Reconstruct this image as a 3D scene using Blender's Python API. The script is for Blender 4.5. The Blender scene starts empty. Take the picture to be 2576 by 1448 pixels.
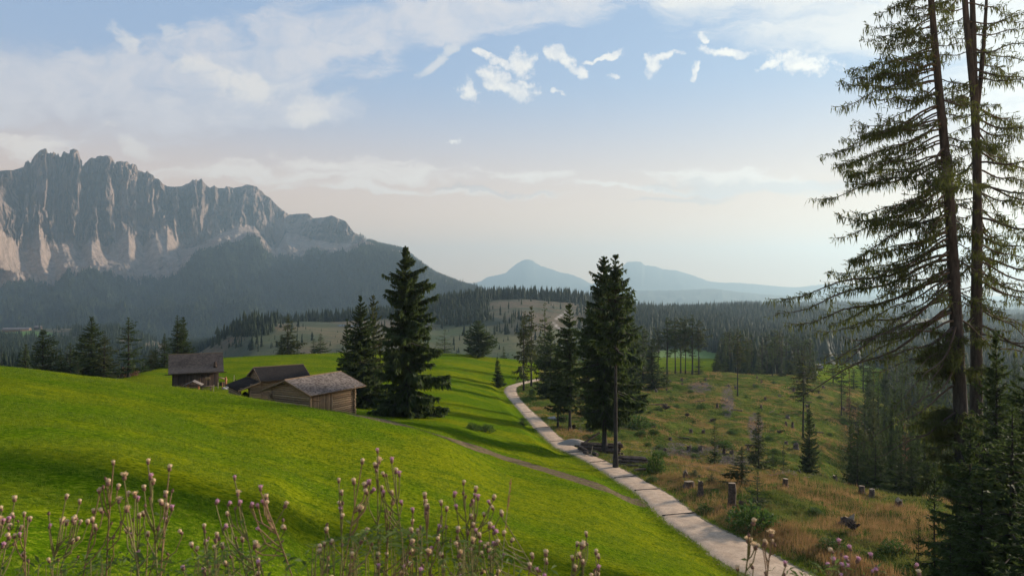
import bpy, math, random
import numpy as np
from mathutils import Vector

# ------------------------------------------------------------------ camera, sky, sun, exposure
SC = bpy.context.scene
COL = SC.collection
FQ, U0, V0 = 1717.0, 1287.5, 724.0          # focal length and centre of a 2576 x 1448 picture

cam = bpy.data.objects.new('camera', bpy.data.cameras.new('camera'))
COL.objects.link(cam)
cam.location = (0, 0, 0)
cam.rotation_euler = (math.radians(90), 0, 0)
cam.data.lens = 24
cam.data.sensor_width = 36
cam.data.clip_start = 0.05
cam.data.clip_end = 90000
cam.data.dof.use_dof = True
cam.data.dof.focus_distance = 70
cam.data.dof.aperture_fstop = 5.0
SC.camera = cam

SUN_AZ, SUN_EL = 59.0, 17.0                 # degrees right of the view axis, degrees up
sun = bpy.data.objects.new('sun', bpy.data.lights.new('sun', 'SUN'))
COL.objects.link(sun)
sun.data.energy = 5.0
sun.data.angle = math.radians(4)
sun.data.color = (1.0, 0.86, 0.68)
sd = Vector((math.sin(math.radians(SUN_AZ)) * math.cos(math.radians(SUN_EL)),
             math.cos(math.radians(SUN_AZ)) * math.cos(math.radians(SUN_EL)),
             math.sin(math.radians(SUN_EL))))
sun.rotation_euler = sd.to_track_quat('Z', 'Y').to_euler()

SC.view_settings.view_transform = 'Standard'
SC.view_settings.look = 'None'
SC.view_settings.gamma = 1
SC.view_settings.exposure = 0.9
SC.cycles.use_denoising = True
SC.cycles.max_bounces = 5
SC.cycles.diffuse_bounces = 2
SC.cycles.glossy_bounces = 2
SC.cycles.transmission_bounces = 3
SC.cycles.volume_bounces = 0
SC.cycles.transparent_max_bounces = 4
SC.cycles.sample_clamp_indirect = 4
SC.cycles.use_adaptive_sampling = True
SC.cycles.adaptive_threshold = 0.02


class G:
    """small helper for node graphs"""
    def __init__(self, tree):
        self.t = tree
        self.n = tree.nodes
        self.l = tree.links

    def node(self, typ, **kw):
        nd = self.n.new(typ)
        for k, v in kw.items():
            setattr(nd, k, v)
        return nd

    def put(self, sock, v):
        if isinstance(v, bpy.types.NodeSocket):
            self.l.new(v, sock)
        elif v is not None:
            sock.default_value = v

    def m(self, op, a, b=None, c=None, clamp=False):
        nd = self.node('ShaderNodeMath', operation=op, use_clamp=clamp)
        self.put(nd.inputs[0], a)
        if b is not None: self.put(nd.inputs[1], b)
        if c is not None: self.put(nd.inputs[2], c)
        return nd.outputs[0]

    def mix(self, f, a, b, blend='MIX'):
        nd = self.node('ShaderNodeMix', data_type='RGBA', blend_type=blend)
        self.put(nd.inputs[0], f)
        self.put(nd.inputs[6], a if not isinstance(a, tuple) else (*a, 1) if len(a) == 3 else a)
        self.put(nd.inputs[7], b if not isinstance(b, tuple) else (*b, 1) if len(b) == 3 else b)
        return nd.outputs[2]

    def noise(self, vec, scale, detail=4, rough=0.55, dist=0.0, out='Fac'):
        nd = self.node('ShaderNodeTexNoise')
        if vec is not None: self.put(nd.inputs['Vector'], vec)
        nd.inputs['Scale'].default_value = scale
        nd.inputs['Detail'].default_value = detail
        nd.inputs['Roughness'].default_value = rough
        nd.inputs['Distortion'].default_value = dist
        return nd.outputs[out]

    def ss(self, x, lo, hi):
        nd = self.node('ShaderNodeMapRange', interpolation_type='SMOOTHSTEP')
        self.put(nd.inputs[0], x)
        nd.inputs[1].default_value = lo
        nd.inputs[2].default_value = hi
        return nd.outputs[0]

    def scale(self, vec, s, loc=(0, 0, 0)):
        nd = self.node('ShaderNodeMapping')
        self.put(nd.inputs[0], vec)
        nd.inputs['Scale'].default_value = s
        nd.inputs['Location'].default_value = loc
        return nd.outputs[0]

    def attr(self, name):
        return self.node('ShaderNodeAttribute', attribute_name=name).outputs['Fac']


def build_world():
    w = bpy.data.worlds.new('World')
    SC.world = w
    w.use_nodes = True
    w.node_tree.nodes.clear()
    g = G(w.node_tree)
    out = g.node('ShaderNodeOutputWorld')
    bg = g.node('ShaderNodeBackground')
    g.l.new(bg.outputs[0], out.inputs[0])
    sky = g.node('ShaderNodeTexSky', sky_type='NISHITA', sun_disc=False)
    sky.sun_elevation = math.radians(SUN_EL)
    sky.sun_rotation = math.radians(SUN_AZ)
    sky.altitude = 1700
    sky.air_density = 1.0
    sky.dust_density = 1.6
    sky.ozone_density = 1.0
    co = g.node('ShaderNodeTexCoord').outputs['Generated']
    sp = g.node('ShaderNodeSeparateXYZ')
    g.l.new(co, sp.inputs[0])
    x, y, z = sp.outputs
    ys = g.m('MAXIMUM', y, 0.08)
    a = g.m('MULTIPLY_ADD', g.m('DIVIDE', x, ys), FQ / 1000.0, U0 / 1000.0)        # east-west place of the direction, in kilo-units
    b = g.m('SUBTRACT', V0 / 1000.0, g.m('MULTIPLY', g.m('DIVIDE', z, ys), FQ / 1000.0))
    cb = g.node('ShaderNodeCombineXYZ')
    g.l.new(a, cb.inputs[0]); g.l.new(b, cb.inputs[1])
    P = cb.outputs[0]
    # warped copy
    wn = g.node('ShaderNodeTexNoise')
    g.l.new(g.scale(P, (1, 1.6, 1)), wn.inputs['Vector'])
    wn.inputs['Scale'].default_value = 5.0
    wn.inputs['Detail'].default_value = 6
    wn.inputs['Roughness'].default_value = 0.6
    vm = g.node('ShaderNodeVectorMath', operation='MULTIPLY_ADD')
    g.l.new(wn.outputs['Color'], vm.inputs[0])
    vm.inputs[1].default_value = (0.16, 0.12, 0)
    g.l.new(P, vm.inputs[2])
    v2 = g.node('ShaderNodeVectorMath', operation='SUBTRACT')
    g.l.new(vm.outputs[0], v2.inputs[0]); v2.inputs[1].default_value = (0.08, 0.06, 0)
    W = v2.outputs[0]
    sw = g.node('ShaderNodeSeparateXYZ'); g.l.new(W, sw.inputs[0])
    wa, wb = sw.outputs[0], sw.outputs[1]

    def blob(u, v, ru, rv, ang=0.0, A=None, B=None):
        A = wa if A is None else A; B = wb if B is None else B
        c, s = math.cos(math.radians(ang)), math.sin(math.radians(ang))
        du = g.m('SUBTRACT', A, u / 1000.0); dv = g.m('SUBTRACT', B, v / 1000.0)
        p = g.m('MULTIPLY_ADD', du, c * 1000.0 / ru, g.m('MULTIPLY', dv, s * 1000.0 / ru))
        q = g.m('MULTIPLY_ADD', du, -s * 1000.0 / rv, g.m('MULTIPLY', dv, c * 1000.0 / rv))
        r2 = g.m('MULTIPLY_ADD', p, p, g.m('MULTIPLY', q, q))
        return g.m('SUBTRACT', 1.0, r2)

    def union(lst):
        o = lst[0]
        for k in lst[1:]:
            o = g.m('SMOOTH_MAX', o, k, 0.25)
        return o
    # broad veil of high cloud, upper left, with a clean lower edge
    veil = union([blob(120, 215, 700, 118, -4), blob(560, 190, 520, 150, -14), blob(1050, 60, 640, 75, -8),
                  blob(1400, 5, 300, 40, -8), blob(760, 270, 160, 48, 10), blob(60, 190, 600, 75, 0), blob(780, 130, 350, 90, -25)])
    n1 = g.noise(g.scale(W, (2.2, 7.0, 1)), 2.2, 8, 0.62, 0.6)
    n2 = g.noise(W, 11.0, 8, 0.62, 0.3)
    d_veil = g.ss(g.m('MULTIPLY_ADD', g.m('SUBTRACT', n1, 0.5), 3.2, veil), -0.15, 0.9)
    d_veil = g.m('MULTIPLY', d_veil, g.m('MULTIPLY_ADD', n2, 1.9, -0.15, clamp=True))
    # bright veil at upper right
    glare = union([blob(2350, 20, 620, 150, 3), blob(2750, 200, 380, 220, 0), blob(1900, -20, 300, 50, 0)])
    d_gl = g.ss(g.m('MULTIPLY_ADD', g.m('SUBTRACT', n1, 0.5), 2.6, glare), -0.45, 0.9)
    # small cumulus, crisp
    wn3 = g.node('ShaderNodeTexNoise'); g.l.new(P, wn3.inputs['Vector'])
    wn3.inputs['Scale'].default_value = 17.0; wn3.inputs['Detail'].default_value = 7; wn3.inputs['Roughness'].default_value = 0.55
    vm3 = g.node('ShaderNodeVectorMath', operation='MULTIPLY_ADD')
    g.l.new(wn3.outputs['Color'], vm3.inputs[0]); vm3.inputs[1].default_value = (0.075, 0.06, 0); g.l.new(P, vm3.inputs[2])
    v3 = g.node('ShaderNodeVectorMath', operation='SUBTRACT'); g.l.new(vm3.outputs[0], v3.inputs[0]); v3.inputs[1].default_value = (0.0375, 0.03, 0)
    s3 = g.node('ShaderNodeSeparateXYZ'); g.l.new(v3.outputs[0], s3.inputs[0])
    a3, b3 = s3.outputs[0], s3.outputs[1]
    def cu(*q): return blob(*q, A=a3, B=b3)
    cum = union([cu(1252, 205, 50, 27, 30), cu(1312, 228, 42, 27, 10), cu(1215, 140, 34, 12, 25), cu(1255, 160, 34, 15, 30),
                 cu(1310, 160, 38, 36, 40), cu(1395, 135, 30, 22, -30), cu(1425, 155, 40, 18, 38), cu(1462, 180, 18, 20, 0),
                 cu(1182, 232, 24, 36, -20), cu(1640, 165, 26, 30, 10), cu(1665, 145, 55, 12, -14),
                 cu(1820, 130, 75, 15, 2), cu(1775, 97, 12, 16, -30), cu(1545, 190, 14, 8, 0), cu(1515, 148, 50, 8, -14), cu(1745, 185, 10, 26, 5),
                 cu(2020, 160, 88, 30, 8), cu(1935, 165, 40, 10, -14), cu(1400, 230, 18, 8, 0), cu(1140, 360, 20, 5, 5)])
    n3 = g.noise(P, 26.0, 10, 0.66)
    d_cu = g.ss(g.m('MULTIPLY_ADD', g.m('SUBTRACT', n3, 0.5), 4.4, cum), -0.3, 0.95)
    # soft puffs inside the veil on the left
    puf = union([blob(310, 95, 62, 26, 40), blob(425, 95, 55, 28, 45), blob(745, 295, 95, 22, 8), blob(640, 215, 200, 40, 15), blob(500, 160, 90, 26, 10),
                 blob(280, 328, 32, 8, 0), blob(350, 375, 80, 22, 25), blob(870, 250, 80, 26, -20), blob(1100, 160, 75, 16, -38)])
    d_pf = g.ss(g.m('MULTIPLY_ADD', g.m('SUBTRACT', n2, 0.5), 5.0, puf), 0.0, 1.5)
    # thin bands low in the sky
    band = union([blob(930, 425, 260, 34, 2), blob(980, 405, 80, 10, -4), blob(1330, 435, 120, 14, 0), blob(600, 440, 330, 30, 0), blob(60, 370, 160, 36, 5),
                  blob(1700, 468, 330, 10, 2), blob(1880, 455, 260, 30, 6), blob(1000, 470, 420, 12, 2)])
    n4 = g.noise(g.scale(W, (2.0, 9.0, 1)), 4.0, 8, 0.6, 0.3)
    d_bd = g.ss(g.m('MULTIPLY_ADD', g.m('SUBTRACT', n4, 0.5), 4.0, band), -0.1, 1.1)
    front = g.ss(y, 0.05, 0.2)
    # colours of the lit water droplets (in the units of the sky texture)
    warm = g.ss(a, 0.9, 2.7)
    cl_veil = g.mix(warm, (7.2, 7.1, 7.5), (9.6, 9.2, 8.7))
    cl_cu = g.mix(warm, (9.8, 9.4, 8.8), (11.0, 10.4, 9.2))
    under = g.ss(g.noise(g.scale(P, (1, 1, 1), (0.0, 0.012, 0)), 26.0, 6, 0.6), 0.42, 0.62)
    cl_cu = g.mix(g.m('MULTIPLY', under, 0.65), cl_cu, (6.8, 7.1, 7.8))
    col = sky.outputs[0]
    hv = g.ss(z, -0.02, 0.36)
    col = g.mix(0.94, col, g.mix(hv, (6.2, 6.5, 7.0), (3.3, 4.7, 7.1)))
    # pale peach air towards the horizon
    lowz = g.ss(z, 0.30, 0.0)
    col = g.mix(g.m('MULTIPLY', lowz, 0.95), col, g.mix(warm, (11.5, 7.2, 4.0), (11.8, 7.0, 3.2)))
    col = g.mix(g.m('MULTIPLY', g.m('MULTIPLY', d_veil, front), 0.92), col, cl_veil)
    col = g.mix(g.m('MULTIPLY', g.m('MULTIPLY', d_bd, front), 0.75), col, g.mix(warm, (9.6, 8.8, 8.0), (9.8, 9.0, 8.0)))
    col = g.mix(g.m('MULTIPLY', g.m('MULTIPLY', d_pf, front), 0.6), col, (9.0, 8.5, 7.9))
    bank = union([blob(1880, 468, 300, 22, 2), blob(1720, 492, 200, 9, -3), blob(2120, 470, 200, 26, 0), blob(1180, 470, 220, 7, 3)])
    d_bk = g.ss(g.m('MULTIPLY_ADD', g.m('SUBTRACT', n4, 0.5), 3.5, bank), 0.0, 1.0)
    col = g.mix(g.m('MULTIPLY', g.m('MULTIPLY', d_bk, front), 0.6), col, (5.8, 5.1, 5.0))
    col = g.mix(g.m('MULTIPLY', g.m('MULTIPLY', d_gl, front), 0.75), col, (9.8, 9.3, 8.5))
    col = g.mix(g.m('MULTIPLY', g.m('MULTIPLY', d_cu, front), 0.92), col, cl_cu)
    # the air outside the valley is brighter than what the haze lets through
    bo = g.m('MULTIPLY_ADD', g.m('POWER', g.m('DIVIDE', 0.055, g.m('ADD', g.m('MAXIMUM', z, 0.0), 0.055)), 1.0), 0.75, 1.0)
    cc = g.node('ShaderNodeCombineXYZ')
    for q in range(3): g.l.new(bo, cc.inputs[q])
    col = g.mix(1.0, col, cc.outputs[0], 'MULTIPLY')
    g.l.new(col, bg.inputs[0])
    bg.inputs[1].default_value = 0.05
    w.cycles.sampling_method = 'MANUAL'
    w.cycles.sample_map_resolution = 512


build_world()


# ------------------------------------------------------------------ numeric helpers
def _hash(ix, iy, seed):
    h = (ix.astype(np.int64) * 374761393 + iy.astype(np.int64) * 668265263 + seed * 1442695041) & 0xffffffff
    h = ((h ^ (h >> 13)) * 1274126177) & 0xffffffff
    h = h ^ (h >> 16)
    return h


def pnoise(x, y, seed=0):
    x = np.asarray(x, float); y = np.asarray(y, float)
    ix = np.floor(x); iy = np.floor(y)
    fx, fy = x - ix, y - iy
    ux = fx * fx * fx * (fx * (fx * 6 - 15) + 10); uy = fy * fy * fy * (fy * (fy * 6 - 15) + 10)
    def gr(dx, dy):
        a = _hash(ix + dx, iy + dy, seed) / 4294967296.0 * 2 * np.pi
        return np.cos(a) * (fx - dx) + np.sin(a) * (fy - dy)
    a = gr(0, 0); b = gr(1, 0); c = gr(0, 1); d = gr(1, 1)
    return 1.5 * ((a * (1 - ux) + b * ux) * (1 - uy) + (c * (1 - ux) + d * ux) * uy)


def fbm(x, y, octv=4, seed=0, gain=0.5):
    s = 0; a = 1; f = 1
    for k in range(octv):
        s = s + a * pnoise(x * f + 17.3 * k, y * f - 9.1 * k, seed + k); a *= gain; f *= 2.03
    return s


def ridged(x, y, octv=4, seed=0, gain=0.5):
    s = 0; a = 1; f = 1
    for k in range(octv):
        s = s + a * (1 - 2 * np.abs(pnoise(x * f + 7.7 * k, y * f + 3.3 * k, seed + k))); a *= gain; f *= 2.1
    return s


def sstep(x, lo, hi):
    t = np.clip((x - lo) / (hi - lo), 0, 1)
    return t * t * (3 - 2 * t)


def pchip(xk, yk, x):
    """monotone cubic through knots; yk may be (n,) or (n,m); x (p,) -> (p,) or (p,m)"""
    xk = np.asarray(xk, float); yk = np.asarray(yk, float); x = np.asarray(x, float)
    h = np.diff(xk); two = yk.ndim == 2
    if two: hh = h[:, None]
    else: hh = h
    d = np.diff(yk, axis=0) / hh
    m = np.zeros_like(yk)
    w1 = 2 * hh[1:] + hh[:-1]; w2 = hh[1:] + 2 * hh[:-1]
    with np.errstate(divide='ignore', invalid='ignore'):
        mm = (w1 + w2) / (w1 / d[:-1] + w2 / d[1:])
    m[1:-1] = np.where(d[:-1] * d[1:] > 0, mm, 0)
    m[0] = d[0]; m[-1] = d[-1]
    i = np.clip(np.searchsorted(xk, x) - 1, 0, len(h) - 1)
    t = np.clip((x - xk[i]) / h[i], 0, 1)
    if two: t = t[:, None]; hi = h[i][:, None]
    else: hi = h[i]
    t2 = t * t; t3 = t2 * t
    return (2 * t3 - 3 * t2 + 1) * yk[i] + (t3 - 2 * t2 + t) * hi * m[i] + (-2 * t3 + 3 * t2) * yk[i + 1] + (t3 - t2) * hi * m[i + 1]


# ------------------------------------------------------------------ object helpers
MATS = {}


def mesh_np(name, V, faces, mats=(), mat_idx=None, smooth=False, attrs=None):
    """faces: list of (n,k) int arrays"""
    me = bpy.data.meshes.new(name)
    V = np.asarray(V, np.float32)
    me.vertices.add(len(V)); me.vertices.foreach_set('co', V.ravel())
    nl = sum(f.size for f in faces); nf = sum(len(f) for f in faces)
    me.loops.add(nl); me.polygons.add(nf)
    me.loops.foreach_set('vertex_index', np.concatenate([np.asarray(f, np.int32).ravel() for f in faces]))
    tot = np.concatenate([np.full(len(f), f.shape[1], np.int32) for f in faces])
    st = np.concatenate([[0], np.cumsum(tot)[:-1]]).astype(np.int32)
    me.polygons.foreach_set('loop_start', st)
    me.polygons.foreach_set('loop_total', tot)
    for m in mats: me.materials.append(m)
    if mat_idx is not None: me.polygons.foreach_set('material_index', np.asarray(mat_idx, np.int32))
    if smooth: me.polygons.foreach_set('use_smooth', np.ones(nf, bool))
    if attrs:
        for k, a in attrs.items():
            at = me.attributes.new(k, 'FLOAT', 'POINT'); at.data.foreach_set('value', np.asarray(a, np.float32))
    me.update(calc_edges=True)
    return me


class MB:
    """collects shapes into one mesh"""
    def __init__(self):
        self.V = []; self.F = {3: [], 4: []}; self.M = {3: [], 4: []}; self.n = 0

    def add(self, V, F, mat=0):
        V = np.asarray(V, float).reshape(-1, 3); F = np.asarray(F, int)
        self.V.append(V); self.F[F.shape[1]].append(F + self.n); self.M[F.shape[1]].append(np.full(len(F), mat)); self.n += len(V)

    def box(self, c, s, rz=0.0, mat=0, tilt=None):
        x, y, z = s[0] / 2, s[1] / 2, s[2] / 2
        V = np.array([[-x, -y, -z], [x, -y, -z], [x, y, -z], [-x, y, -z], [-x, -y, z], [x, -y, z], [x, y, z], [-x, y, z]])
        if tilt is not None:
            ax, ang = tilt; ca, sa = math.cos(ang), math.sin(ang)
            R = {'x': [[1, 0, 0], [0, ca, -sa], [0, sa, ca]], 'y': [[ca, 0, sa], [0, 1, 0], [-sa, 0, ca]]}[ax]
            V = V @ np.array(R).T
        ca, sa = math.cos(rz), math.sin(rz)
        V = V @ np.array([[ca, -sa, 0], [sa, ca, 0], [0, 0, 1]]).T + np.array(c)
        self.add(V, [[0, 3, 2, 1], [4, 5, 6, 7], [0, 1, 5, 4], [1, 2, 6, 5], [2, 3, 7, 6], [3, 0, 4, 7]], mat)

    def tube(self, pts, rad, k=8, mat=0, caps=True, wob=0.0, rng=None):
        pts = np.asarray(pts, float); rad = np.broadcast_to(np.asarray(rad, float), (len(pts),))
        d = np.gradient(pts, axis=0); d /= np.linalg.norm(d, axis=1)[:, None] + 1e-9
        ref = np.where(np.abs(d[:, 2:3]) > 0.9, np.array([[1.0, 0, 0]]), np.array([[0, 0, 1.0]]))
        if (np.abs(d[:, 2]) > 0.9).any(): ref = np.tile([1.0, 0.03, 0.02], (len(pts), 1))
        a = np.cross(d, ref); a /= np.linalg.norm(a, axis=1)[:, None] + 1e-9
        b = np.cross(d, a)
        th = np.arange(k) / k * 2 * np.pi
        R = rad[:, None] * np.ones((1, k))
        if wob and rng is not None: R = R * (1 + wob * rng.standard_normal(R.shape))
        V = pts[:, None, :] + R[:, :, None] * (np.cos(th)[None, :, None] * a[:, None, :] + np.sin(th)[None, :, None] * b[:, None, :])
        n = len(pts); i = np.arange(n - 1)[:, None] * k; j = np.arange(k)[None, :]; j2 = (j + 1) % k
        F = np.stack([i + j, i + j2, i + k + j2, i + k + j], -1).reshape(-1, 4)
        base = self.n
        self.add(V.reshape(-1, 3), F, mat)
        if caps:
            for e, o in ((0, 0), (n - 1, 1)):
                c = pts[e]; ring = V[e]
                VV = np.vstack([ring, c[None]])
                FF = [[q, k, (q + 1) % k] if o == 0 else [(q + 1) % k, k, q] for q in range(k)]
                self.add(VV, FF, mat)

    def mesh(self, name, mats, smooth=False):
        fs = []; mi = []
        for k in (3, 4):
            if self.F[k]: fs.append(np.concatenate(self.F[k])); mi.append(np.concatenate(self.M[k]))
        return mesh_np(name, np.concatenate(self.V), fs, mats, np.concatenate(mi), smooth)


def tag(o, label=None, cat=None, group=None, kind=None):
    if label: o['label'] = label
    if cat: o['category'] = cat
    if group: o['group'] = group
    if kind: o['kind'] = kind
    return o


def ob(name, me, parent=None, loc=(0, 0, 0), rz=0.0, sc=None):
    o = bpy.data.objects.new(name, me)
    COL.objects.link(o)
    o.location = loc; o.rotation_euler = (0, 0, rz)
    if sc is not None: o.scale = (sc, sc, sc) if not isinstance(sc, tuple) else sc
    if parent is not None: o.parent = parent
    return o


def empty(name, loc=(0, 0, 0), rz=0.0, sc=None, label=None, cat=None, group=None):
    o = ob(name, None, None, loc, rz, sc)
    o.empty_display_size = 0.3
    return tag(o, label, cat, group)


def copy_tree(root, loc, rz=0.0, sc=1.0, label=None, group=None):
    r = root.copy(); COL.objects.link(r)
    r.location = loc; r.rotation_euler = (0, 0, rz); r.scale = (sc, sc, sc) if not isinstance(sc, tuple) else sc
    if label: r['label'] = label
    if group: r['group'] = group
    for ch in root.children:
        c = ch.copy(); COL.objects.link(c); c.parent = r
        for gc in ch.children:
            d = gc.copy(); COL.objects.link(d); d.parent = c
    return r


# ------------------------------------------------------------------ materials
def mat(name):
    m = bpy.data.materials.new(name); m.use_nodes = True
    m.node_tree.nodes.clear()
    g = G(m.node_tree)
    g.out = g.node('ShaderNodeOutputMaterial')
    g.bs = g.node('ShaderNodeBsdfPrincipled')
    g.bs.inputs['Roughness'].default_value = 0.85
    g.bs.inputs['Specular IOR Level'].default_value = 0.2
    g.l.new(g.bs.outputs[0], g.out.inputs[0])
    MATS[name] = m
    return m, g


def objco(g): return g.node('ShaderNodeTexCoord').outputs['Object']
def bump(g, h, dist, strength=1.0):
    b = g.node('ShaderNodeBump'); g.put(b.inputs['Height'], h)
    b.inputs['Distance'].default_value = dist; b.inputs['Strength'].default_value = strength
    g.l.new(b.outputs[0], g.bs.inputs['Normal'])


def simple(name, c1, c2=None, scale=3.0, rough=0.85, bmp=0.0, stretch=(1, 1, 1), detail=5, spec=0.2):
    m, g = mat(name)
    v = g.scale(objco(g), stretch)
    n = g.noise(v, scale, detail, 0.65)
    c2 = c2 or tuple(x * 0.6 for x in c1)
    g.l.new(g.mix(g.ss(n, 0.3, 0.7), c2, c1), g.bs.inputs['Base Color'])
    g.bs.inputs['Roughness'].default_value = rough
    g.bs.inputs['Specular IOR Level'].default_value = spec
    if bmp: bump(g, n, bmp)
    return m


def foliage(name, c1, c2, scale=1.2, trans=0.35, tcol=None, rvar=0.35, per_tree=False):
    m, g = mat(name)
    n = g.attr('shade') if per_tree else g.noise(objco(g), scale, 3, 0.6)
    rnd = g.node('ShaderNodeObjectInfo').outputs['Random']
    f = g.m('ADD', g.m('MULTIPLY', g.ss(n, 0.3, 0.7), 1 - rvar), g.m('MULTIPLY', rnd, rvar), clamp=True)
    c = g.mix(f, c1, c2)
    g.l.new(c, g.bs.inputs['Base Color'])
    g.bs.inputs['Roughness'].default_value = 0.75
    tr = g.node('ShaderNodeBsdfTranslucent')
    g.l.new(g.mix(0.5, c, tcol or tuple(x * 1.4 for x in c2)), tr.inputs[0])
    mx = g.node('ShaderNodeMixShader'); mx.inputs[0].default_value = trans
    g.l.new(g.bs.outputs[0], mx.inputs[1]); g.l.new(tr.outputs[0], mx.inputs[2])
    g.l.new(mx.outputs[0], g.out.inputs[0])
    return m


M_SPRUCE = foliage('spruce_needles', (0.022, 0.038, 0.013), (0.062, 0.088, 0.024), trans=0.42)
M_LARCH = foliage('larch_needles', (0.040, 0.062, 0.018), (0.085, 0.105, 0.030), trans=0.4)
M_OLIVE = foliage('olive_needles', (0.035, 0.050, 0.016), (0.070, 0.080, 0.025))
M_DEAD = foliage('dead_needles', (0.10, 0.055, 0.035), (0.16, 0.09, 0.05))
M_BARK = simple('bark', (0.060, 0.051, 0.045), (0.022, 0.019, 0.017), 2.2, 0.95, 0.03, (3, 3, 0.7), 6)
M_TWIG = simple('twig', (0.10, 0.075, 0.055), (0.05, 0.037, 0.03), 4)
M_FAR = foliage('far_needles', (0.014, 0.027, 0.014), (0.042, 0.057, 0.023), per_tree=True, rvar=0.0)
M_BUSH = foliage('bush_leaves', (0.03, 0.06, 0.012), (0.07, 0.12, 0.025), scale=2.0)
M_HERB = foliage('herb_leaves', (0.05, 0.085, 0.02), (0.10, 0.14, 0.03), scale=0.4)


def ground_material():
    m, g = mat('meadow_and_clearing')
    P = objco(g)
    rough = g.attr('rough'); trk = g.attr('track')
    big = g.noise(g.scale(P, (0.5, 1.0, 1)), 0.09, 4, 0.55, 0.6)
    mid = g.noise(g.scale(P, (1.0, 1.6, 1)), 0.55, 4, 0.6)
    fine = g.noise(P, 9.0, 5, 0.7)
    fin2 = g.noise(P, 2.5, 6, 0.7)
    fin3 = g.noise(g.scale(P, (1.0, 0.6, 1)), 6.0, 3, 0.75)
    gr = g.mix(g.ss(big, 0.40, 0.60), (0.068, 0.120, 0.003), (0.150, 0.165, 0.004))
    gr = g.mix(g.m('MULTIPLY', g.ss(mid, 0.46, 0.62), 0.6), gr, (0.038, 0.085, 0.004))
    gr = g.mix(g.m('MULTIPLY', g.ss(fin2, 0.50, 0.62), 0.60), gr, (0.026, 0.058, 0.003))
    gr = g.mix(g.m('MULTIPLY', g.ss(fin3, 0.52, 0.62), 0.75), gr, (0.020, 0.048, 0.003))
    gr = g.mix(g.m('MULTIPLY', g.ss(fin3, 0.46, 0.36), 0.45), gr, (0.24, 0.27, 0.02))
    gr = g.mix(g.m('MULTIPLY', g.ss(fine, 0.54, 0.66), 0.6), gr, (0.22, 0.25, 0.02))
    rb = g.noise(g.scale(P, (1, 1.4, 1)), 0.16, 6, 0.65, 0.5)
    rc = g.noise(P, 0.7, 6, 0.7, 0.3)
    rr = g.mix(g.ss(rc, 0.46, 0.56), (0.045, 0.072, 0.012), (0.085, 0.112, 0.018))
    rr = g.mix(g.m('MULTIPLY', g.ss(rb, 0.50, 0.60), 0.55), rr, (0.27, 0.15, 0.055))
    rr = g.mix(g.m('MULTIPLY', g.ss(fin2, 0.52, 0.62), 0.75), rr, (0.022, 0.030, 0.010))
    rr = g.mix(g.m('MULTIPLY', g.ss(fine, 0.50, 0.72), 0.3), rr, (0.22, 0.17, 0.07))
    soil = g.mix(g.ss(fin2, 0.35, 0.7), (0.17, 0.125, 0.08), (0.085, 0.062, 0.038))
    verge = g.attr('verge')
    edge = g.m('ADD', trk, g.m('MULTIPLY', g.m('SUBTRACT', fin2, 0.5), 1.2))
    c = g.mix(g.ss(g.m('ADD', rough, g.m('MULTIPLY', g.m('SUBTRACT', rc, 0.5), 0.8)), 0.35, 0.65), gr, rr)
    c = g.mix(g.ss(edge, 0.30, 0.60), c, soil)
    c = g.mix(g.ss(g.m('ADD', verge, g.m('MULTIPLY', g.m('SUBTRACT', fin3, 0.5), 1.8)), 0.5, 0.75), c, g.mix(fine, (0.24, 0.18, 0.13), (0.36, 0.28, 0.21)))
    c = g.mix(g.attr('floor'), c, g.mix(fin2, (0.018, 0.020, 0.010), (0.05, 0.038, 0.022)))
    brash = g.attr('brash')
    c = g.mix(g.ss(g.m('ADD', brash, g.m('MULTIPLY', g.m('SUBTRACT', rc, 0.5), 1.0)), 0.45, 0.7), c, g.mix(fine, (0.05, 0.042, 0.034), (0.16, 0.13, 0.105)))
    g.l.new(c, g.bs.inputs['Base Color'])
    g.bs.inputs['Specular IOR Level'].default_value = 0.0
    b = g.m('ADD', g.m('MULTIPLY', fine, 0.25), g.m('MULTIPLY', fin2, 0.75))
    bump(g, b, 0.16, 1.0)
    return m


def hills_material():
    m, g = mat('valley_ground')
    P = objco(g)
    forest = g.attr('forest'); green = g.attr('green'); gravel = g.attr('gravel')
    a = g.noise(P, 0.012, 6, 0.65, 0.5); b_ = g.noise(P, 0.07, 6, 0.7)
    base = g.mix(g.ss(a, 0.38, 0.58), (0.040, 0.048, 0.018), (0.105, 0.072, 0.036))
    base = g.mix(g.m('MULTIPLY', g.ss(b_, 0.5, 0.7), 0.8), base, (0.030, 0.040, 0.018))
    base = g.mix(green, base, g.mix(g.ss(a, 0.3, 0.7), (0.06, 0.13, 0.015), (0.10, 0.17, 0.02)))
    base = g.mix(g.m('MULTIPLY', g.ss(g.noise(P, 0.25, 4, 0.7), 0.52, 0.66), 0.6), base, (0.025, 0.035, 0.014))
    base = g.mix(forest, base, (0.020, 0.032, 0.014))
    base = g.mix(gravel, base, (0.36, 0.31, 0.26))
    g.l.new(base, g.bs.inputs['Base Color'])
    bump(g, b_, 2.0, 0.7)
    return m


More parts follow.
